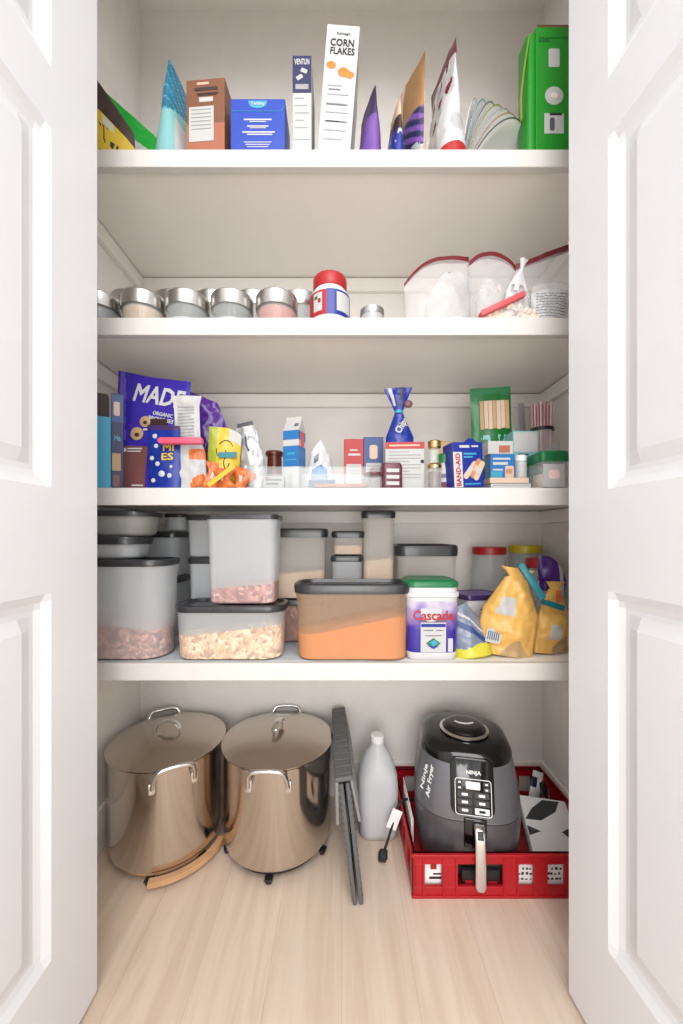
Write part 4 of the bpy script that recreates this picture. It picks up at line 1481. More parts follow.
# glass bottle with gold cap
x, y = X(436.5, .935), .957
t = thing('spice_grinder', 'slim glass grinder with gold cap and brown spice beside the blue plaster box', 'grinder', (x, y, Z3 + .0005))
hG = Z(439, .935) - Z3
obj('bottle', lathe_bm([(0, 0), (.0165, 0), (.018, .003), (.018, .052), (.0155, .06), (.0125, .066), (.0125, hG - .018), (.0105, hG - .018), (.0105, .066), (.0135, .06), (.016, .052), (.016, .004), (0, .003)], 32), 'clear', t)
obj('collar', lathe_bm([(0, .054), (.0182, .054), (.019, .056), (.019, .062), (.014, .067), (0, .067)], 32), 'gold', t, angle=30)
obj('cap', lathe_bm([(0, hG - .02), (.0145, hG - .02), (.0165, hG - .017), (.0165, hG - .003), (.014, hG), (0, hG)], 32), 'gold', t, angle=30)
tag(obj('ground_spice', lathe_bm([(0, .0035), (.0148, .005), (.0152, .045), (0, .05)], 24), 'jar_brown', None, (x, y, Z3 + .0006)), 'brown ground spice in the slim gold-capped grinder', 'spice', None, 'stuff')
t = thing('paper_pouch', 'tan paper pouch behind the gold-capped grinder', 'pouch', (X(444, 1.03), 1.055, Z3 + .0005), (0, math.radians(5), 0))
pouch(t, 'pouch_body', .062, Z(439, 1.03) - Z3, .04, .004, ['tan', 'lime'], lambda u, v, f: 1 if u < -.6 else 0, amp=.004, seed=105, nu=16, nv=18)
t = screw_jar('spice_shaker', 'small white shaker with green cap tucked behind the blue plaster box', X(446.5, .945), .965, Z3, .0165, Z(453, .945) - Z3, 'green_dark', .024, glass='paper', neck=.86)
lines(t, 'label', 'maroon', [(-.012, .01, .012, .014)], -.0166)
lines(t, 'picture', 'silver_dark', [(-.012, .006, .035, .01)], -.0166)

# plaster box
d = .918
t, w, h, yf = carton('plaster_box', 'bright blue plaster box with white side strip and red upright lettering', 'box', 451, 484, 443, d, Z3, .05, 'blue_deep', yaw=math.radians(12), roll=math.radians(-3))
obj('hang_tab', rr_loft([(0, .02, .0008, .0006), (.008, .009, .0008, .0006), (.0105, .006, .0008, .0006)], 2), 'blue_deep', t, (.008, yf + .001, h - .002), smooth=False)
slab(t, 'side_strip', 'white', -w / 2, -w / 2 + .0235, .0005, h * .78, yf, .0009)
text(t, 'lettering', 'BAND-AID', 'red', -w / 2 + .012, h * .39, h * .72, .0125, yf - .0009, rot=(0, math.radians(-90), 0))
lines(t, 'heading', 'white', [(-.022, .004, h - .011, .006), (.01, .028, h - .0105, .004)], yf)
lines(t, 'small_print', 'sky_blue', [(-.012, .022, h * .74, .0045), (-.012, .012, h * .67, .004), (-.012, .03, .008, .003)], yf)
for px_, pz_, m_, a_ in ((.004, .042, 'peach', 40), (.019, .046, 'skin_tone', 28), (.028, .04, 'peach', 28)):
    p = slab(t, 'plaster_picture', m_, px_ - .007, px_ + .007, pz_ - .026, pz_ + .026, yf - .0002 * (1 + px_ * 50), .0007, rot=(0, math.radians(a_), 0), r=.0066)
    slab(p, 'pad_picture', 'paper' if m_ == 'peach' else 'peach', -.005, .005, -.008, .008, -.0008, .0004)
sd = lines(t, 'side_print', 'sky_blue', [(-.015, .01, .05, .004), (-.015, .012, .04, .003), (-.015, .005, .03, .003)], 0)
sd.location = (w / 2 + .0003, 0, 0)
sd.rotation_euler = (0, 0, PI / 2)

# green hanging pouch of sticks
t = thing('stick_pouch', 'tall green pouch with a clear window of pale wooden sticks', 'pouch', (X(497, 1.06), 1.085, Z3 + .0006), (math.radians(2), math.radians(-2.5), math.radians(-4)))
hS = Z(385.5, 1.06) - Z3
o, sf = pouch(t, 'bag_film', .114, hS, .03, .003, ['green_dark', 'green_lid', 'teal_pale'], lambda u, v, f: 2 if (v < .55 and noise.noise(Vector((u * 4, v * 12, 4))) > .18 and u > -.55) else (1 if -.86 < u < -.62 or v > .95 else 0), amp=.0045, freq=12, seed=111)
for k in range(7):
    xx = -.028 + k * .0118
    obj('wooden_stick', box_bm(-.0056, .0056, -.0022, 0, -.041 + .002 * (k % 2), .04, .001), 'peach' if k % 3 else 'tan', t, (xx, sf(xx, hS * .74) - .0002, hS * .74), smooth=False)
lines(t, 'badge', 'green_lid', [(.03, .048, hS * .93, .006)], 0, surf=sf)

# plaster cartons behind
t, w, h, yf = carton('dressing_box', 'small blue dressing box with bandage picture beside the plaster box', 'box', 490.5, 515, 446, .96, Z3 + .0282, .04, 'milk_blue', h=.064)
slab(t, 'lower_panel', 'sky_blue', -w / 2 + .001, -.002, .002, .02, yf)
lines(t, 'lettering', 'white', [(-w * .4, w * .3, h - .012, .005), (-w * .4, w * .2, h - .024, .007), (-w * .4, 0, h - .04, .004)], yf)
slab(t, 'bandage_picture', 'peach', .006, .028, .002, .034, yf, r=.004)
slab(t, 'bandage_stripe', 'skin_tone', .008, .024, .014, .026, yf - .0007, r=.003)
dtop = Z3 + .0282 + h + .0012
t, w, h, yf = carton('tissue_pack', 'white and rust pack lying on top of the small blue dressing box', 'pack', 488, 513, 431, .965, dtop, .038, 'paper', h=.034)
slab(t, 'printed_patch', 'copper', -.004, .024, .004, .022, yf)
for i, (z0, m_, lb) in enumerate(((0, 'paper', 'white flat box at the bottom under the small blue dressing box'), (.0145, 'peach', 'pinkish flat box directly under the small blue dressing box'))):
    t, w, h, yf = carton('flat_box', lb, 'box', 491 - i, 531 - i * 2, 470, .935, Z3 + z0 + .0002 * i, .075, m_, h=.0135)
    if i == 0:
        lines(t, 'edge_print', 'ink_light', [(-w * .45, w * .45, .009, .0015)], yf)
# clear-fronted teal carton
t, w, h, yf = carton('ointment_carton', 'tall white and teal carton with a pill bottle before it', 'carton', 513, 538, 431, 1.02, Z3, .05, 'teal_pale')
slab(t, 'upper_panel', 'white', -w / 2 + .002, w / 2 - .002, h * .66, h - .004, yf)
lines(t, 'lettering', 'ink', [(-w * .3, w * .12, h * .62, .004)], yf)
slab(t, 'teal_panel', 'teal_mid', w * .12, w / 2 - .001, .004, h * .6, yf)
x, y = X(524, .965), .985
t = thing('pill_bottle', 'plain white pill bottle standing on the pinkish flat box', 'bottle', (x, y, Z3 + .0288))
obj('bottle_body', lathe_bm([(0, 0), (.0145, 0), (.0155, .002), (.0155, .045), (.0125, .05), (0, .05)], 32), 'white', t, angle=30)
obj('cap', lathe_bm([(0, .0495), (.0145, .0495), (.015, .052), (.015, .063), (.0135, .065), (0, .065)], 32), 'white_gloss', t, angle=30)

# straws in a beaker
x, y = X(542, 1.145), 1.145
t = thing('beaker', 'clear beaker with dark rim holding bunches of pink straws', 'beaker', (x, y, Z3 + .0005))
hR = .205
obj('beaker_wall', lathe_bm([(0, 0), (.03, 0), (.031, hR), (.029, hR), (.028, .003), (0, .003)], 36), 'clear', t)
obj('rim', lathe_bm([(.0285, hR - .005), (.0325, hR - .005), (.033, hR), (.0325, hR + .005), (.0285, hR + .005)], 36), 'black_plastic', t)
rnd = random.Random(5)
k = 0
for i in range(-3, 4):
    for j in range(-3, 4):
        a, b = i * .0074 + (j % 2) * .0037, j * .0064
        if a * a + b * b > .0255 ** 2:
            continue
        tag(obj('straw', tube_bm([(x + a * .9, y + b * .9, Z3 + .006), (x + a * 1.42, y + b * 1.15, Z3 + .283 + rnd.uniform(-.006, .006))], .0027, 8, 1), 'pink_straw' if (k % 3) else 'straw_pale'), 'thin pink drinking straw standing in the clear beaker', 'straw', 'pink straws in the beaker')
        k += 1
t = thing('straw_sleeve', 'grey film sleeve of straws leaning out beside the pink straws', 'sleeve', (X(529, 1.15), 1.19, Z3 + .0005), (0, math.radians(-4), 0))
pouch(t, 'sleeve_film', .05, Z(404, 1.19) - Z3, .03, .008, ['clear_film', 'silver'], lambda u, v, f: 1 if u > .3 else 0, amp=.003, seed=121, nu=14, nv=16)

# clear box with green lid and its label
d = .925
t = thing('food_box', 'clear square box with green lid and white label at the end by the door', 'box', (X(556, d), d + .04, Z3 + .0005))
obj('box_body', rr_loft([(0, .03, .034, .008), (.002, .032, .036, .009), (.068, .034, .038, .01), (.068, .032, .036, .009), (.004, .03, .034, .008)], 5), 'clear', t, angle=40)
obj('lid', rr_loft([(.0675, .036, .04, .011), (.071, .0375, .0415, .012), (.092, .036, .04, .011), (.095, .03, .034, .01)], 5), 'green_lid', t, angle=35)
sl = slab(t, 'label', 'white', -.031, .022, .004, .06, -.0385, .0008)
slab(sl, 'printed_blot', 'straw_pale', -.013, .014, -.008, .014, -.0009, .0003, r=.006)
obj('contents_block', box_bm(-.026, .026, -.026, .026, .0045, .04, .004), 'bean', t)
t = thing('film_bag', 'grey translucent bag folded behind the green-lidded clear box', 'bag', (X(556, 1.02), 1.055, Z3 + .0005), (0, math.radians(-8), 0))
pouch(t, 'bag_film', .10, Z(440, 1.02) - Z3, .05, .006, ['silver'], None, topfn=lambda u: 1 - .25 * (1 - (u + 1) / 2), amp=.007, seed=125, nu=18, nv=18)

# ------------------------------------------------------------------ second shelf: spice jars, zip bags
def lidded_jar(first, label, px, d, r, h, lh, group):
    if first is None:
        t = thing('spice_jar', label, 'jar', (0, 0, 0), (0, 0, 0), group)
        hb = h - lh
        obj('jar_body', lathe_bm([(0, 0), (r * .92, 0), (r, .005), (r, hb - .006), (r * .95, hb), (r * .93, hb + .006), (r * .9, hb + .006), (r * .92, hb), (r * .955, hb - .008), (r * .955, .007), (0, .005)], 44), 'clear', t)
        obj('lid', lathe_bm([(0, hb + .001), (r + .001, hb + .001), (r + .002, hb + .003), (r + .002, h - .003), (r, h), (r * .8, h - .0005), (0, h - .001)], 48), 'brushed', t, angle=30)
    else:
        t = first.copy()
        COL.objects.link(t)
        t['label'] = label
        for ch in first.children:
            c = ch.copy()
            COL.objects.link(c)
            c.parent = t
    t.location = (X(px, d + r), d + r, Z2 + .0003)
    t.rotation_euler = (0, 0, px * .37)
    return t


JR = .0515
front = [(99, .918, 'squat metal-lidded jar cut by the pantry door, first of the front jars'), (144, .917, 'squat metal-lidded jar of tan spice, second of the front jars from the door'),
         (188, .918, 'squat metal-lidded jar of clear contents between the tan spice jar and the next front one'), (232.5, .918, 'squat metal-lidded jar of clear contents beside the bright orange spice jar'),
         (277, .917, 'squat metal-lidded jar full of bright orange spice')]
back = [(132, 1.03, 'taller metal-lidded jar peeping out behind the tan spice jar'), (175, 1.03, 'taller back row metal-lidded jar behind the third front jar'),
        (215, 1.03, 'taller back row metal-lidded jar behind the fourth front jar'), (255, 1.03, 'taller back row metal-lidded jar just behind the orange spice jar'),
        (300, 1.03, 'taller back row metal-lidded jar between the orange spice jar and the red-capped jar')]
for row, hh, lh, gr in ((front, .081, .036, 'squat metal-lidded front jars'), (back, .152, .04, 'taller metal-lidded back jars')):
    first = None
    for px, d, lb in row:
        j = lidded_jar(first, lb, px, d, JR, hh, lh, gr)
        first = first or j
for (px, d, _), m, nm, lb in zip(front, ('silver_dark', 'tan', 'grey_pale', 'grey_pale', 'dark_spice'), ('tea', 'spice', 'sugar', 'salt', 'spice'),
                                 ('dark contents of the front jar cut by the pantry door', 'tan ground spice in the front metal-lidded jar', 'pale grains in the front jar beside the tan spice', 'pale grains in the front jar beside the orange spice', 'bright orange spice filling a front metal-lidded jar')):
    lv = .012 if m == 'grey_pale' else .04
    o = obj(nm, lathe_bm([(0, .006), (JR * .93, .008), (JR * .945, lv), (JR * .5, lv + .002), (0, lv + .001)], 36), m, None, (X(px, d + JR), d + JR, Z2 + .0006))
    tag(o, lb, 'spice', None, 'stuff')

# red capped jar with bright label
d = .922
x, y = X(330, d + .054), d + .054
t = thing('spread_jar', 'round jar with red screw cap and red, white and blue label', 'jar', (x, y, Z2 + .0004))
hJ = Z(272, d + .02) - Z2
r = .052
obj('jar_body', lathe_bm([(0, 0), (r * .92, 0), (r, .006), (r, hJ * .60), (r * .93, hJ * .68), (r * .74, hJ * .78), (r * .74, hJ * .9), (0, hJ * .9)], 48), 'white_gloss_film', t)
obj('cap', lathe_bm([(0, hJ * .76), (r * .82, hJ * .76), (r * .84, hJ * .78), (r * .84, hJ * .97), (r * .80, hJ), (0, hJ)], 48), 'red', t, angle=30)


def wrap(parent, name, m, r_, a0, a1, z0, z1):
    bm = bmesh.new()
    n_ = 14
    rings = []
    for i in range(n_ + 1):
        a_ = math.radians(a0 + (a1 - a0) * i / n_)
        c_, s_ = math.cos(a_), math.sin(a_)
        rings.append([(r_ * c_, r_ * s_, z0), ((r_ + .0006) * c_, (r_ + .0006) * s_, z0), ((r_ + .0006) * c_, (r_ + .0006) * s_, z1), (r_ * c_, r_ * s_, z1)])
    add_loft(bm, rings)
    return obj(name, bm, m, parent)


wrap(t, 'label_red', 'red', r + .0002, 195, 262, .02, hJ * .60)
wrap(t, 'label_white', 'white', r + .0009, 222, 250, .03, hJ * .56)
wrap(t, 'label_blue', 'blue_deep', r + .0002, 262, 345, .02, hJ * .61)
wrap(t, 'label_panel', 'white', r + .0009, 290, 338, .03, hJ * .57)
wrap(t, 'label_mark', 'green_lid', r + .0016, 226, 236, .06, hJ * .5)
wrap(t, 'label_mark', 'red', r + .0016, 238, 246, .05, hJ * .45)
t = thing('storage_cup', 'plain white plastic cup behind the red-capped jar', 'cup', (X(352, 1.02), 1.06, Z2 + .0004))
obj('cup_body', lathe_bm([(0, 0), (.022, 0), (.027, .07), (.025, .07), (.02, .004), (0, .004)], 32), 'white', t, angle=30)
t = thing('round_tin', 'small round grey tin alone between the red-capped jar and the zip bags', 'tin', (X(373, .955), .985, Z2 + .0004))
obj('tin_body', lathe_bm([(0, 0), (.029, 0), (.03, .002), (.03, .045), (0, .045)], 40), 'grey_pale', t, angle=30)
obj('lid', lathe_bm([(0, .044), (.0305, .044), (.0315, .046), (.0315, .06), (.03, .0615), (0, .0615)], 40), 'brushed', t, angle=30)


def zip_bag(label, px0, px1, pytop, d, tb, topfn, seed, rz=0.0, extra=None, wfn=None):
    w = (px1 - px0) * d / F
    h = Z(pytop, d + tb / 2 + .004) - Z2
    w = (px1 - px0) * (d + tb / 2 + .004) / F
    t = thing('zip_bag', label, 'zip bag', (X((px0 + px1) / 2, d + tb / 2 + .004), d + tb / 2 + .004, Z2 + .0006), (0, 0, rz), 'clear zip bags with dark red seams')

    def tf(v):
        return tb * (.75 + .4 * math.sin(v * PI)) if v < .5 else tb * max(.05, 1.15 - 2.2 * (v - .5))
    o, sf = pouch(t, 'bag_film', w, h, tb, .004, ['clear_film', 'dark_red'], lambda u, v, f: 1 if v > .935 else 0, topfn=topfn, tfn=tf, wfn=wfn, amp=.005, freq=16, seed=seed, nu=50, nv=56)
    return t, sf, w, h


t, sf, w, h = zip_bag('zip bag of white powder with an arched red seam, next to the grey tin', 404, 469, 257, .93, .07, lambda u: 1 - .36 * max(0, (-u + .25) / 1.25) ** 2.2, 201)
fl, _ = pouch(None, 'flour', .115, .15, .05, .012, ['white'], None, topfn=lambda u: 1 - .5 * max(0, (-u - .05)) ** 1.5 - .12 * max(0, u - .4), tfn=lambda v: .05 * (1 - .75 * v ** 2), amp=.008, freq=20, seed=203)
fl.location = (X(448, .97), .970, Z2 + .001)
tag(fl, 'white powder inside the zip bag next to the grey tin', 'flour', None, 'stuff')
t, sf, w, h = zip_bag('zip bag with arched red seam in the middle of the three zip bags', 467, 516, 252, .945, .06, lambda u: 1 - .16 * u * u - .02 * u, 211)
nb, _ = pouch(None, 'napkin_bundle', .085, .14, .036, .01, ['paper', 'straw_pale'], lambda u, v, f: 1 if noise.noise(Vector((u * 2, v * 5, 3))) > .3 else 0, topfn=lambda u: 1 - .3 * u * u, tfn=lambda v: .036 * (1 - .7 * v ** 2), amp=.009, freq=30, seed=213)
nb.location = (X(492, .98), .98, Z2 + .001)
tag(nb, 'crumpled white paper napkins inside the middle zip bag', 'napkins')
t, sf, w, h = zip_bag('zip bag with slanting red seam next to the pantry door', 514, 580, 240, .965, .06, lambda u: .74 + .13 * (u + 1), 221)
# white twisted bag
t = thing('tied_bag', 'white film bag with its twisted neck poking up before the middle zip bag', 'bag', (X(517, .93), .94, Z2 + .0006), (0, math.radians(8), 0))
hT_ = Z(256, .93) - Z2
pouch(t, 'bag_film', .075, hT_, .03, .006, ['clear_film', 'white_gloss_film'], lambda u, v, f: 1 if v > .6 or noise.noise(Vector((u * 3, v * 6, 2))) > .05 else 0, wfn=lambda v: 1 - .3 * v if v < .45 else max(.12, .86 - 1.9 * (v - .45)) if v < .88 else .14 + 1.2 * (v - .88), tfn=lambda v: .028 if v < .45 else .012,
      bend=lambda v, u: (-.01 * v + .03 * max(0, v - .7), 0), amp=.007, freq=26, seed=231)
clip_bar(None, 'bag_clip', 'coral clip bar lying aslant below the middle zip bag', 'bag clip', 'coral', (X(482, .922), .922, Z(314, .922)), (X(524, .922), .922, Z(294.5, .922)), .0072)
# bag of beans: film with the beans in it
bx, bd = 515, .917
t = thing('bean_bag', 'low bag of pale shelled beans at the shelf edge under the twisted bag', 'bag', (X(bx, bd), bd + .03, Z2 + .0005))
bm = bmesh.new()
rnd = random.Random(3)
for i in range(150):
    a = rnd.uniform(-1, 1)
    hh = .052 * math.sqrt(max(0, 1 - a * a * .92))
    zz = rnd.uniform(.008, max(.01, hh))
    yy = rnd.uniform(-.02, .02) if rnd.random() < .4 else -.018 + .016 * (zz / .05)
    mt = Matrix.Translation((a * .062, yy, zz)) @ Matrix.Rotation(rnd.uniform(0, 6.3), 4, 'Y') @ Matrix.Diagonal((1, .75, .7, 1))
    bmesh.ops.create_icosphere(bm, subdivisions=2, radius=.0085, matrix=mt)
tag(obj('beans', bm, 'bean', None, (X(bx, bd), bd + .03, Z2 + .001)), 'pale beans heaped in the low bag at the shelf edge', 'beans', None, 'stuff')
pouch(t, 'bag_film', .14, .062, .05, .004, ['clear'], None, topfn=lambda u: math.sqrt(max(.05, 1 - u * u * .9)), tfn=lambda v: .05 * (1 - v * .6), amp=.004, seed=241)
# white bag with scribbled print
t = thing('printed_bag', 'white bag covered in scribbly black print beside the pantry door', 'bag', (X(553, .926), .95, Z2 + .0006), (0, math.radians(4), math.radians(-4)))
hP = Z(276, .926) - Z2
o, sf = pouch(t, 'bag_film', .092, hP, .04, .004, ['white_gloss_film', 'clear_film'], lambda u, v, f: 1 if v > .82 else 0, topfn=lambda u: 1 - .12 * max(0, -u) ** 2, amp=.005, freq=20, seed=251)
bm = bmesh.new()
rnd = random.Random(9)
for k in range(9):
    zz = .018 + k * .0078
    xx = -.036
    while xx < .036:
        L = rnd.uniform(.003, .009)
        a_ = [(xx + L * q / 3, sf(min(xx + L * q / 3, .04), zz) + .0003, zz + rnd.uniform(-.0017, .0017)) for q in range(4)]
        add_tube(bm, a_, .0006, 4, 1)
        xx += L + rnd.uniform(.001, .004)
obj('scribble_print', bm, 'ink', t)

# ------------------------------------------------------------------ top shelf
# yellow and dark bag by the door
t = thing('food_bag', 'yellow bag with dark slanting top, by the pantry door on the top shelf', 'bag', (X(112, .965), .965, Z1 + .0006), (0, math.radians(-2), math.radians(10)))
hB = Z(80, .965) - Z1
pouch(t, 'bag_film', .115, hB, .05, .004, ['yellow', 'dark_brown', 'paper', 'ink'],
      lambda u, v, f: 1 if v > .66 else (2 if (.52 < v < .64 and abs(u - .0) < .25) else (3 if (noise.noise(Vector((u * 9, v * 5, 1))) > .34 and .15 < v < .5 and u > -.4) else 0)),
      topfn=lambda u: 1 - .36 * (u + .55) if u > -.55 else 1.0, amp=.004, seed=301)
t = thing('food_bag', 'bright green and white bag slumping down behind the yellow one', 'bag', (X(137, 1.045), 1.048, Z1 + .0006), (0, math.radians(-1), math.radians(14)))
pouch(t, 'bag_film', .165, Z(98, 1.045) - Z1, .055, .004, ['green_bag', 'white', 'silver'], lambda u, v, f: 2 if u > .9 else (1 if v < .70 - .1 * u else 0),
      topfn=lambda u: 1 - .20 * (u + 1) if u < .5 else .70 - .3 * (u - .5), amp=.006, seed=305)

# teal pouch edge-on
t = thing('food_pouch', 'tall teal and pale aqua pouch standing nearly edge-on beside the brown box', 'pouch', (X(176, 1.0), .99, Z1 + .0006), (0, math.radians(6), math.radians(78)))
tpm = mat('teal_print', (34, 108, 136), 0.25, var=0.35, scale=30)
pouch(t, 'pouch_film', .115, Z(51, .945) - Z1, .075, .002, [tpm, 'teal_pale', 'white', 'sky_blue'],
      lambda u, v, f: 2 if (v < .46 and u < .1 and u > -.75 and f) else (1 if v < .60 + .1 * u else (3 if abs(math.sin(v * 26 + u * 7)) < .22 else 0)),
      tfn=lambda v: .085 * (1 - v) ** .8 + .002, amp=.004, seed=311, p=3)


def top_box(name, label, px0, px1, py, d, depth, m, yaw=0.0, roll=0.0):
    return carton(name, label, 'box', px0, px1, py, d, Z1, depth, m, yaw, roll)


t, w, h, yf = top_box('snack_box', 'coppery brown box with a white printed panel beside the teal pouch', 186.5, 226, 79, .922, .065, 'brown_box', yaw=math.radians(-4))
slab(t, 'lower_band', 'copper', -w / 2 + .0004, w / 2 - .0004, .0005, h * .42, yf + .0002, .0003)
slab(t, 'label_panel', 'paper', -w * .42, w * .22, h * .19, h * .64, yf - .0003)
lines(t, 'small_print', 'ink_light', [(-w * .36, w * .16, h * .6 - k * .0095, .002) for k in range(6)], yf - .0011)
lines(t, 'lettering', 'dark_brown', [(-w * .28, w * .32, h * .87, .008), (-w * .22, w * .34, h * .81, .003), (-w * .18, w * .3, h * .79, .002)], yf)
slab(t, 'white_tag', 'paper', -w * .16, w * .2, h * .70, h * .76, yf)
slab(t, 'top_window', 'peach', -w * .22, w * .1, h * .925, h * .955, yf, r=.003)

t, w, h, yf = top_box('tea_box', 'bright blue tea box with white crest and printed lines', 230.5, 285, 99, .922, .09, 'blue_box')
slab(t, 'flap_edge', 'sky_blue', -w / 2 + .001, w / 2 - .014, h * .775, h * .781, yf)
fo = obj('flap_curve', tube_bm([(w / 2 - .014, yf - .0003, h * .778), (w / 2 - .007, yf - .0003, h * .80), (w / 2 - .002, yf - .0003, h * .88)], .0006, 6, 4), 'sky_blue', t)
bm = bmesh.new()
pts = [(-.024, .008), (.024, .008), (.02, -.004), (.012, -.0085), (0, -.0105), (-.012, -.0085), (-.02, -.004)]
add_loft(bm, [[(a, -.0005, b) for a, b in pts], [(a, 0, b) for a, b in pts]])
obj('crest', bm, 'sky_blue', t, (0, yf, h * .905), smooth=False)
text(t, 'lettering', 'Tetley', 'white', 0, h * .905, .036, .0095, yf - .0006)
lines(t, 'small_print', 'white', [(-.034, .034, h * .635, .0036), (-.02, .02, h * .60, .0022), (-.026, .026, h * .52, .003), (-.02, .02, h * .49, .002), (-.038, .042, h * .415, .0034), (-.026, .036, h * .375, .003), (-.034, .034, h * .24, .002), (-.03, .03, h * .20, .002), (-.026, .026, h * .16, .002)], yf)

t, w, h, yf = top_box('slim_box', 'slim white box with navy upper third, beside the blue tea box', 292.5, 311.5, 56, .922, .11, 'white')
slab(t, 'navy_panel', 'navy', -w / 2 + .0004, w / 2 - .0004, h * .63, h - .0006, yf)
text(t, 'lettering', 'VENTUN', 'white', 0, h * .935, w * .78, .0145, yf - .0008)
for a_, b_ in ((.005, .845), (-.006, .78)):
    slab(t, 'tablet_picture', 'grey_pale', a_ - .008, a_ + .008, h * b_ - .005, h * b_ + .005, yf - .0008, rot=(0, math.radians(-32 if b_ < .8 else 24), 0), r=.002)
slab(t, 'grey_plate', 'ink_light', -w * .34, w * .34, h * .66, h * .71, yf - .0008)
slab(t, 'label_panel', 'paper', -w * .44, w * .44, h * .16, h * .62, yf, .0012)
lines(t, 'small_print', 'ink_light', [(-w * .36, w * (.1, .3, .38)[k % 3], h * .57 - k * .018, .002) for k in range(5)], yf - .0013)
obj('clear_tab', box_bm(-.011, .009, -.0008, .0008, 0, .013, .0004), 'clear', t, (0, -.03, h), smooth=False)

t, w, h, yf = top_box('cereal_box', 'tall white corn flakes box turned side-on and leaning slightly', 317, 350, 26, .922, .20, 'white', roll=math.radians(4.5))
text(t, 'lettering', 'CORN', 'ink', 0, h * .862, w * .72, .0185, yf)
text(t, 'lettering', 'FLAKES', 'ink', .002, h * .797, w * .74, .0175, yf)
text(t, 'lettering', "Kellogg's", 'ink_grey', .002, h * .930, w * .42, .008, yf)
for k, (a_, b_, rr) in enumerate(((-w * .27, .685, .011), (w * .12, .635, .014), (w * .28, .62, .011))):
    bm = bmesh.new()
    bmesh.ops.create_icosphere(bm, subdivisions=3, radius=rr, matrix=Matrix.Diagonal((1.1, .08, .85, 1)))
    for v in bm.verts:
        v.co *= 1 + .22 * noise.noise(v.co * 130 + Vector((k, 0, 0)))
    obj('flake_picture', bm, 'orange_flake' if 'orange_flake' in MATS else mat('orange_flake', (186, 116, 36), .5, var=.35, scale=150) and 'orange_flake', t, (a_, yf - .0002, h * b_))
lines(t, 'small_print', 'ink_light', [(-w * .35, w * (.1, .32, .2, .36)[k % 4], h * .53 - k * .022, .0022) for k in range(7)], yf)
lines(t, 'bold_print', 'ink_grey', [(-w * .3, w * .05, h * .50, .003), (-w * .34, w * .3, h * .385, .003), (-w * .32, w * .32, h * .255, .003)], yf)

# edge-on pouches in the middle
t = thing('food_pouch', 'small purple pouch with dark tip and green edge beside the corn flakes box', 'pouch', (X(369, .97), .97, Z1 + .0006), (0, math.radians(-1.5), math.radians(-70)))
pouch(t, 'pouch_film', .095, Z(88, .935) - Z1, .06, .002, ['purple_soft', 'purple_dark', 'green_bag'], lambda u, v, f: 2 if (not f and v > .45 and u < -.3) else (1 if v > .62 else 0), tfn=lambda v: .062 * (1 - v) ** .75 + .002, amp=.004, seed=321, p=3)
t = thing('food_pouch', 'short blue and brown pouch tucked before the tall tan pouch', 'pouch', (X(395, .96), .957, Z1 + .0006), (0, math.radians(1), math.radians(-76)))
pouch(t, 'pouch_film', .07, Z(103, .935) - Z1, .036, .002, ['blue_deep', 'dark_brown', 'peach', 'white'], lambda u, v, f: 2 if v > .72 else (1 if v > .5 else (3 if noise.noise(Vector((u * 5, v * 12, 3))) > .3 else 0)), tfn=lambda v: .04 * (1 - v) ** .7 + .002, amp=.003, seed=325, p=3)
t = thing('food_pouch', 'tall pouch with tan back and purple striped front, standing edge-on', 'pouch', (X(410, .99), .992, Z1 + .0006), (0, math.radians(1.5), math.radians(-66)))
pouch(t, 'pouch_film', .118, Z(54, .94) - Z1, .045, .002, ['kraft', 'navy', 'purple_soft', 'peach', 'silver'],
      lambda u, v, f: 3 if (not f or u < -.45) else (0 if v > .52 else (4 if v < .22 and math.sin(u * 9 + v * 40) > .2 else (2 if math.sin(v * 60 + u * 8) > .1 else 1))), tfn=lambda v: .05 * (1 - v) ** .8 + .002, amp=.004, seed=331, p=3)
t = thing('food_pouch', 'tall white pouch with red and grey blotches tapering to a dark tip', 'pouch', (X(447, .985), .99, Z1 + .0006), (0, math.radians(-3.5), math.radians(-76)))
pouch(t, 'pouch_film', .13, Z(34, .94) - Z1, .09, .002, ['white_gloss_film', 'dark_red', 'grey_pale', 'maroon', 'red'],
      lambda u, v, f: 3 if v > .86 or u < -.86 and v > .3 else (1 if noise.noise(Vector((u * 2.5, v * 7, 7))) > .22 and v > .42 else (2 if noise.noise(Vector((u * 3, v * 5, 17))) > .15 else (4 if v < .14 and u > .1 else 0))), tfn=lambda v: .092 * (1 - v) ** .95 + .002, amp=.006, freq=16, seed=341, p=3)

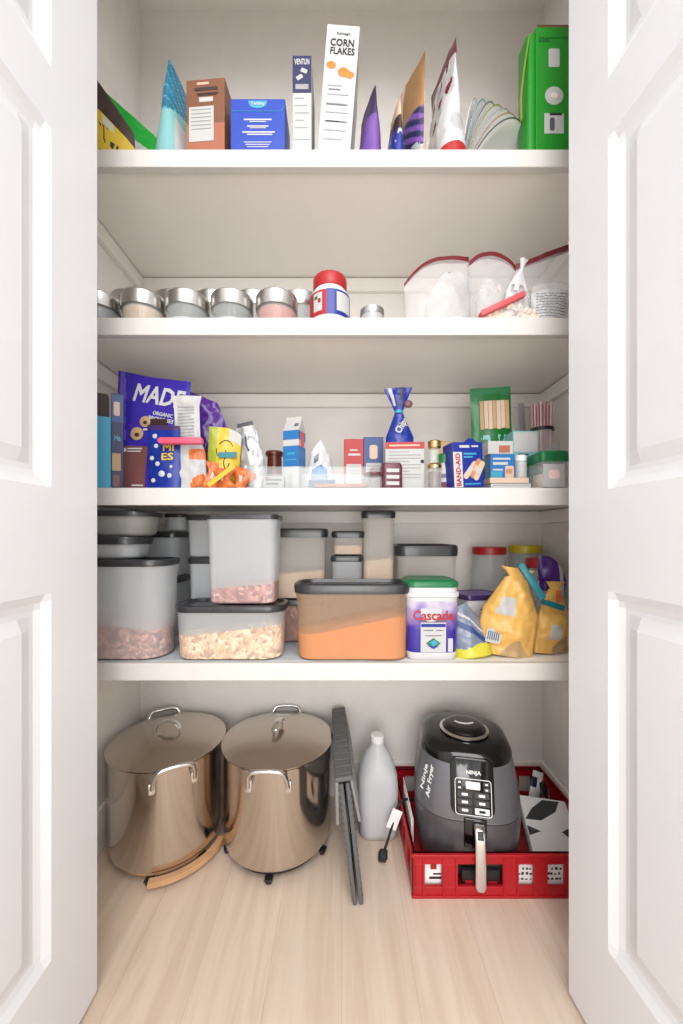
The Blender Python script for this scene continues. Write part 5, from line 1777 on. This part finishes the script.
# paper plates fanned out against the green carton
cols = ['silver_dark', 'tan', 'grey_pale', 'lime', 'silver_dark', 'teal_mid', 'grey_pale', 'silver_dark', 'grey_pale']
pr = .098
plate = None
for k in range(7):
    lb = ('lowest and flattest white paper plate of the fan, with grey rim', 'white paper plate with tan rim, second from the bottom of the fan', 'white paper plate with pale rim, third from the bottom of the fan',
          'white paper plate with lime green rim in the middle of the fan', 'white paper plate with grey rim, third from the top of the fan', 'white paper plate with teal rim, second from the top of the fan',
          'steepest and topmost white paper plate of the fan, beside the white pouch')[k]
    if plate is None:
        plate = thing('paper_plate', lb, 'plate')
        obj('plate_body', lathe_bm([(0, 0), (pr * .68, 0), (pr * .74, -.003), (pr * .96, -.006), (pr, -.0055), (pr, -.0042), (pr * .955, -.0046), (pr * .73, -.0014), (pr * .67, .0014), (0, .0014)], 56), 'bright_white', plate, angle=60)
        obj('rim_line', lathe_bm([(pr * .985, -.0064), (pr + .0009, -.0060), (pr + .0009, -.0050), (pr * .985, -.0048)], 56), cols[k], plate)
        p = plate
    else:
        p = plate.copy()
        COL.objects.link(p)
        p['label'] = lb
        for ch in plate.children:
            c = ch.copy()
            if ch.name.startswith('rim_line'):
                c.data = ch.data.copy()
                c.data.materials.clear()
                c.data.materials.append(M(cols[k]))
            COL.objects.link(c)
            c.parent = p
    p['group'] = 'fanned paper plates'
    phi = math.radians(34 + k * 7.2)
    p.rotation_euler = (math.radians(-20), -phi, 0)
    p.location = (X(460, 1.01) + (pr + .010) * math.cos(phi), 1.022, Z1 + .010 + (pr + .004) * math.sin(phi))

# green carton
t, w, h, yf = top_box('green_carton', 'bright green carton with white icons and torn open top next to the pantry door', 536, 572, 27, .925, .06, 'green_box', roll=0)
add = obj('rounded_side', rr_loft([(0.0005, .014, .028, .012), (h - .012, .014, .028, .012)], 6), 'green_box', t, (-w / 2 - .006, .0015, 0))
obj('open_flap', box_bm(-.044, .04, -.0008, .0008, 0, .014, .0004), 'brown_box_dark', t, (.004, yf + .004, h - .0002), (math.radians(-12), 0, 0), smooth=False)
slab(t, 'cup_icon', 'white', -.0135, .0135, h * .69, h * .83, yf, r=.003)
bm = bmesh.new()
c_ = [(.0225 * math.cos(2 * PI * i / 28), .0225 * math.sin(2 * PI * i / 28)) for i in range(28)]
add_loft(bm, [[(a, -.0006, b) for a, b in c_], [(a, 0, b) for a, b in c_]])
obj('round_icon', bm, 'white', t, (0, yf, h * .47), smooth=False)
slab(t, 'icon_mark', 'straw_pale', -.008, .008, h * .45, h * .49, yf - .0007, r=.004)
slab(t, 'square_icon', 'white', -.024, .024, h * .18, h * .335, yf)
slab(t, 'icon_mark', 'silver_dark', -.011, .001, h * .20, h * .30, yf - .0008, r=.005)
slab(t, 'icon_bar', 'ink', -.011, .019, h * .318, h * .335, yf - .0008)
lines(t, 'small_print', 'green_dark', [(-.038, .04, h * .915, .002), (-.038, -.012, h * .895, .006)], yf)
st = obj('strap', tube_bm([(-.076, -.02, .1), (-.078, -.022, .15), (-.074, -.025, .2), (-.068, -.027, .25), (-.06, -.028, h - .02)], .005, 8, 6, .35, up=Vector((1, 0, 0))), 'lime', t)
st['label'] = 'pale green handle strap'
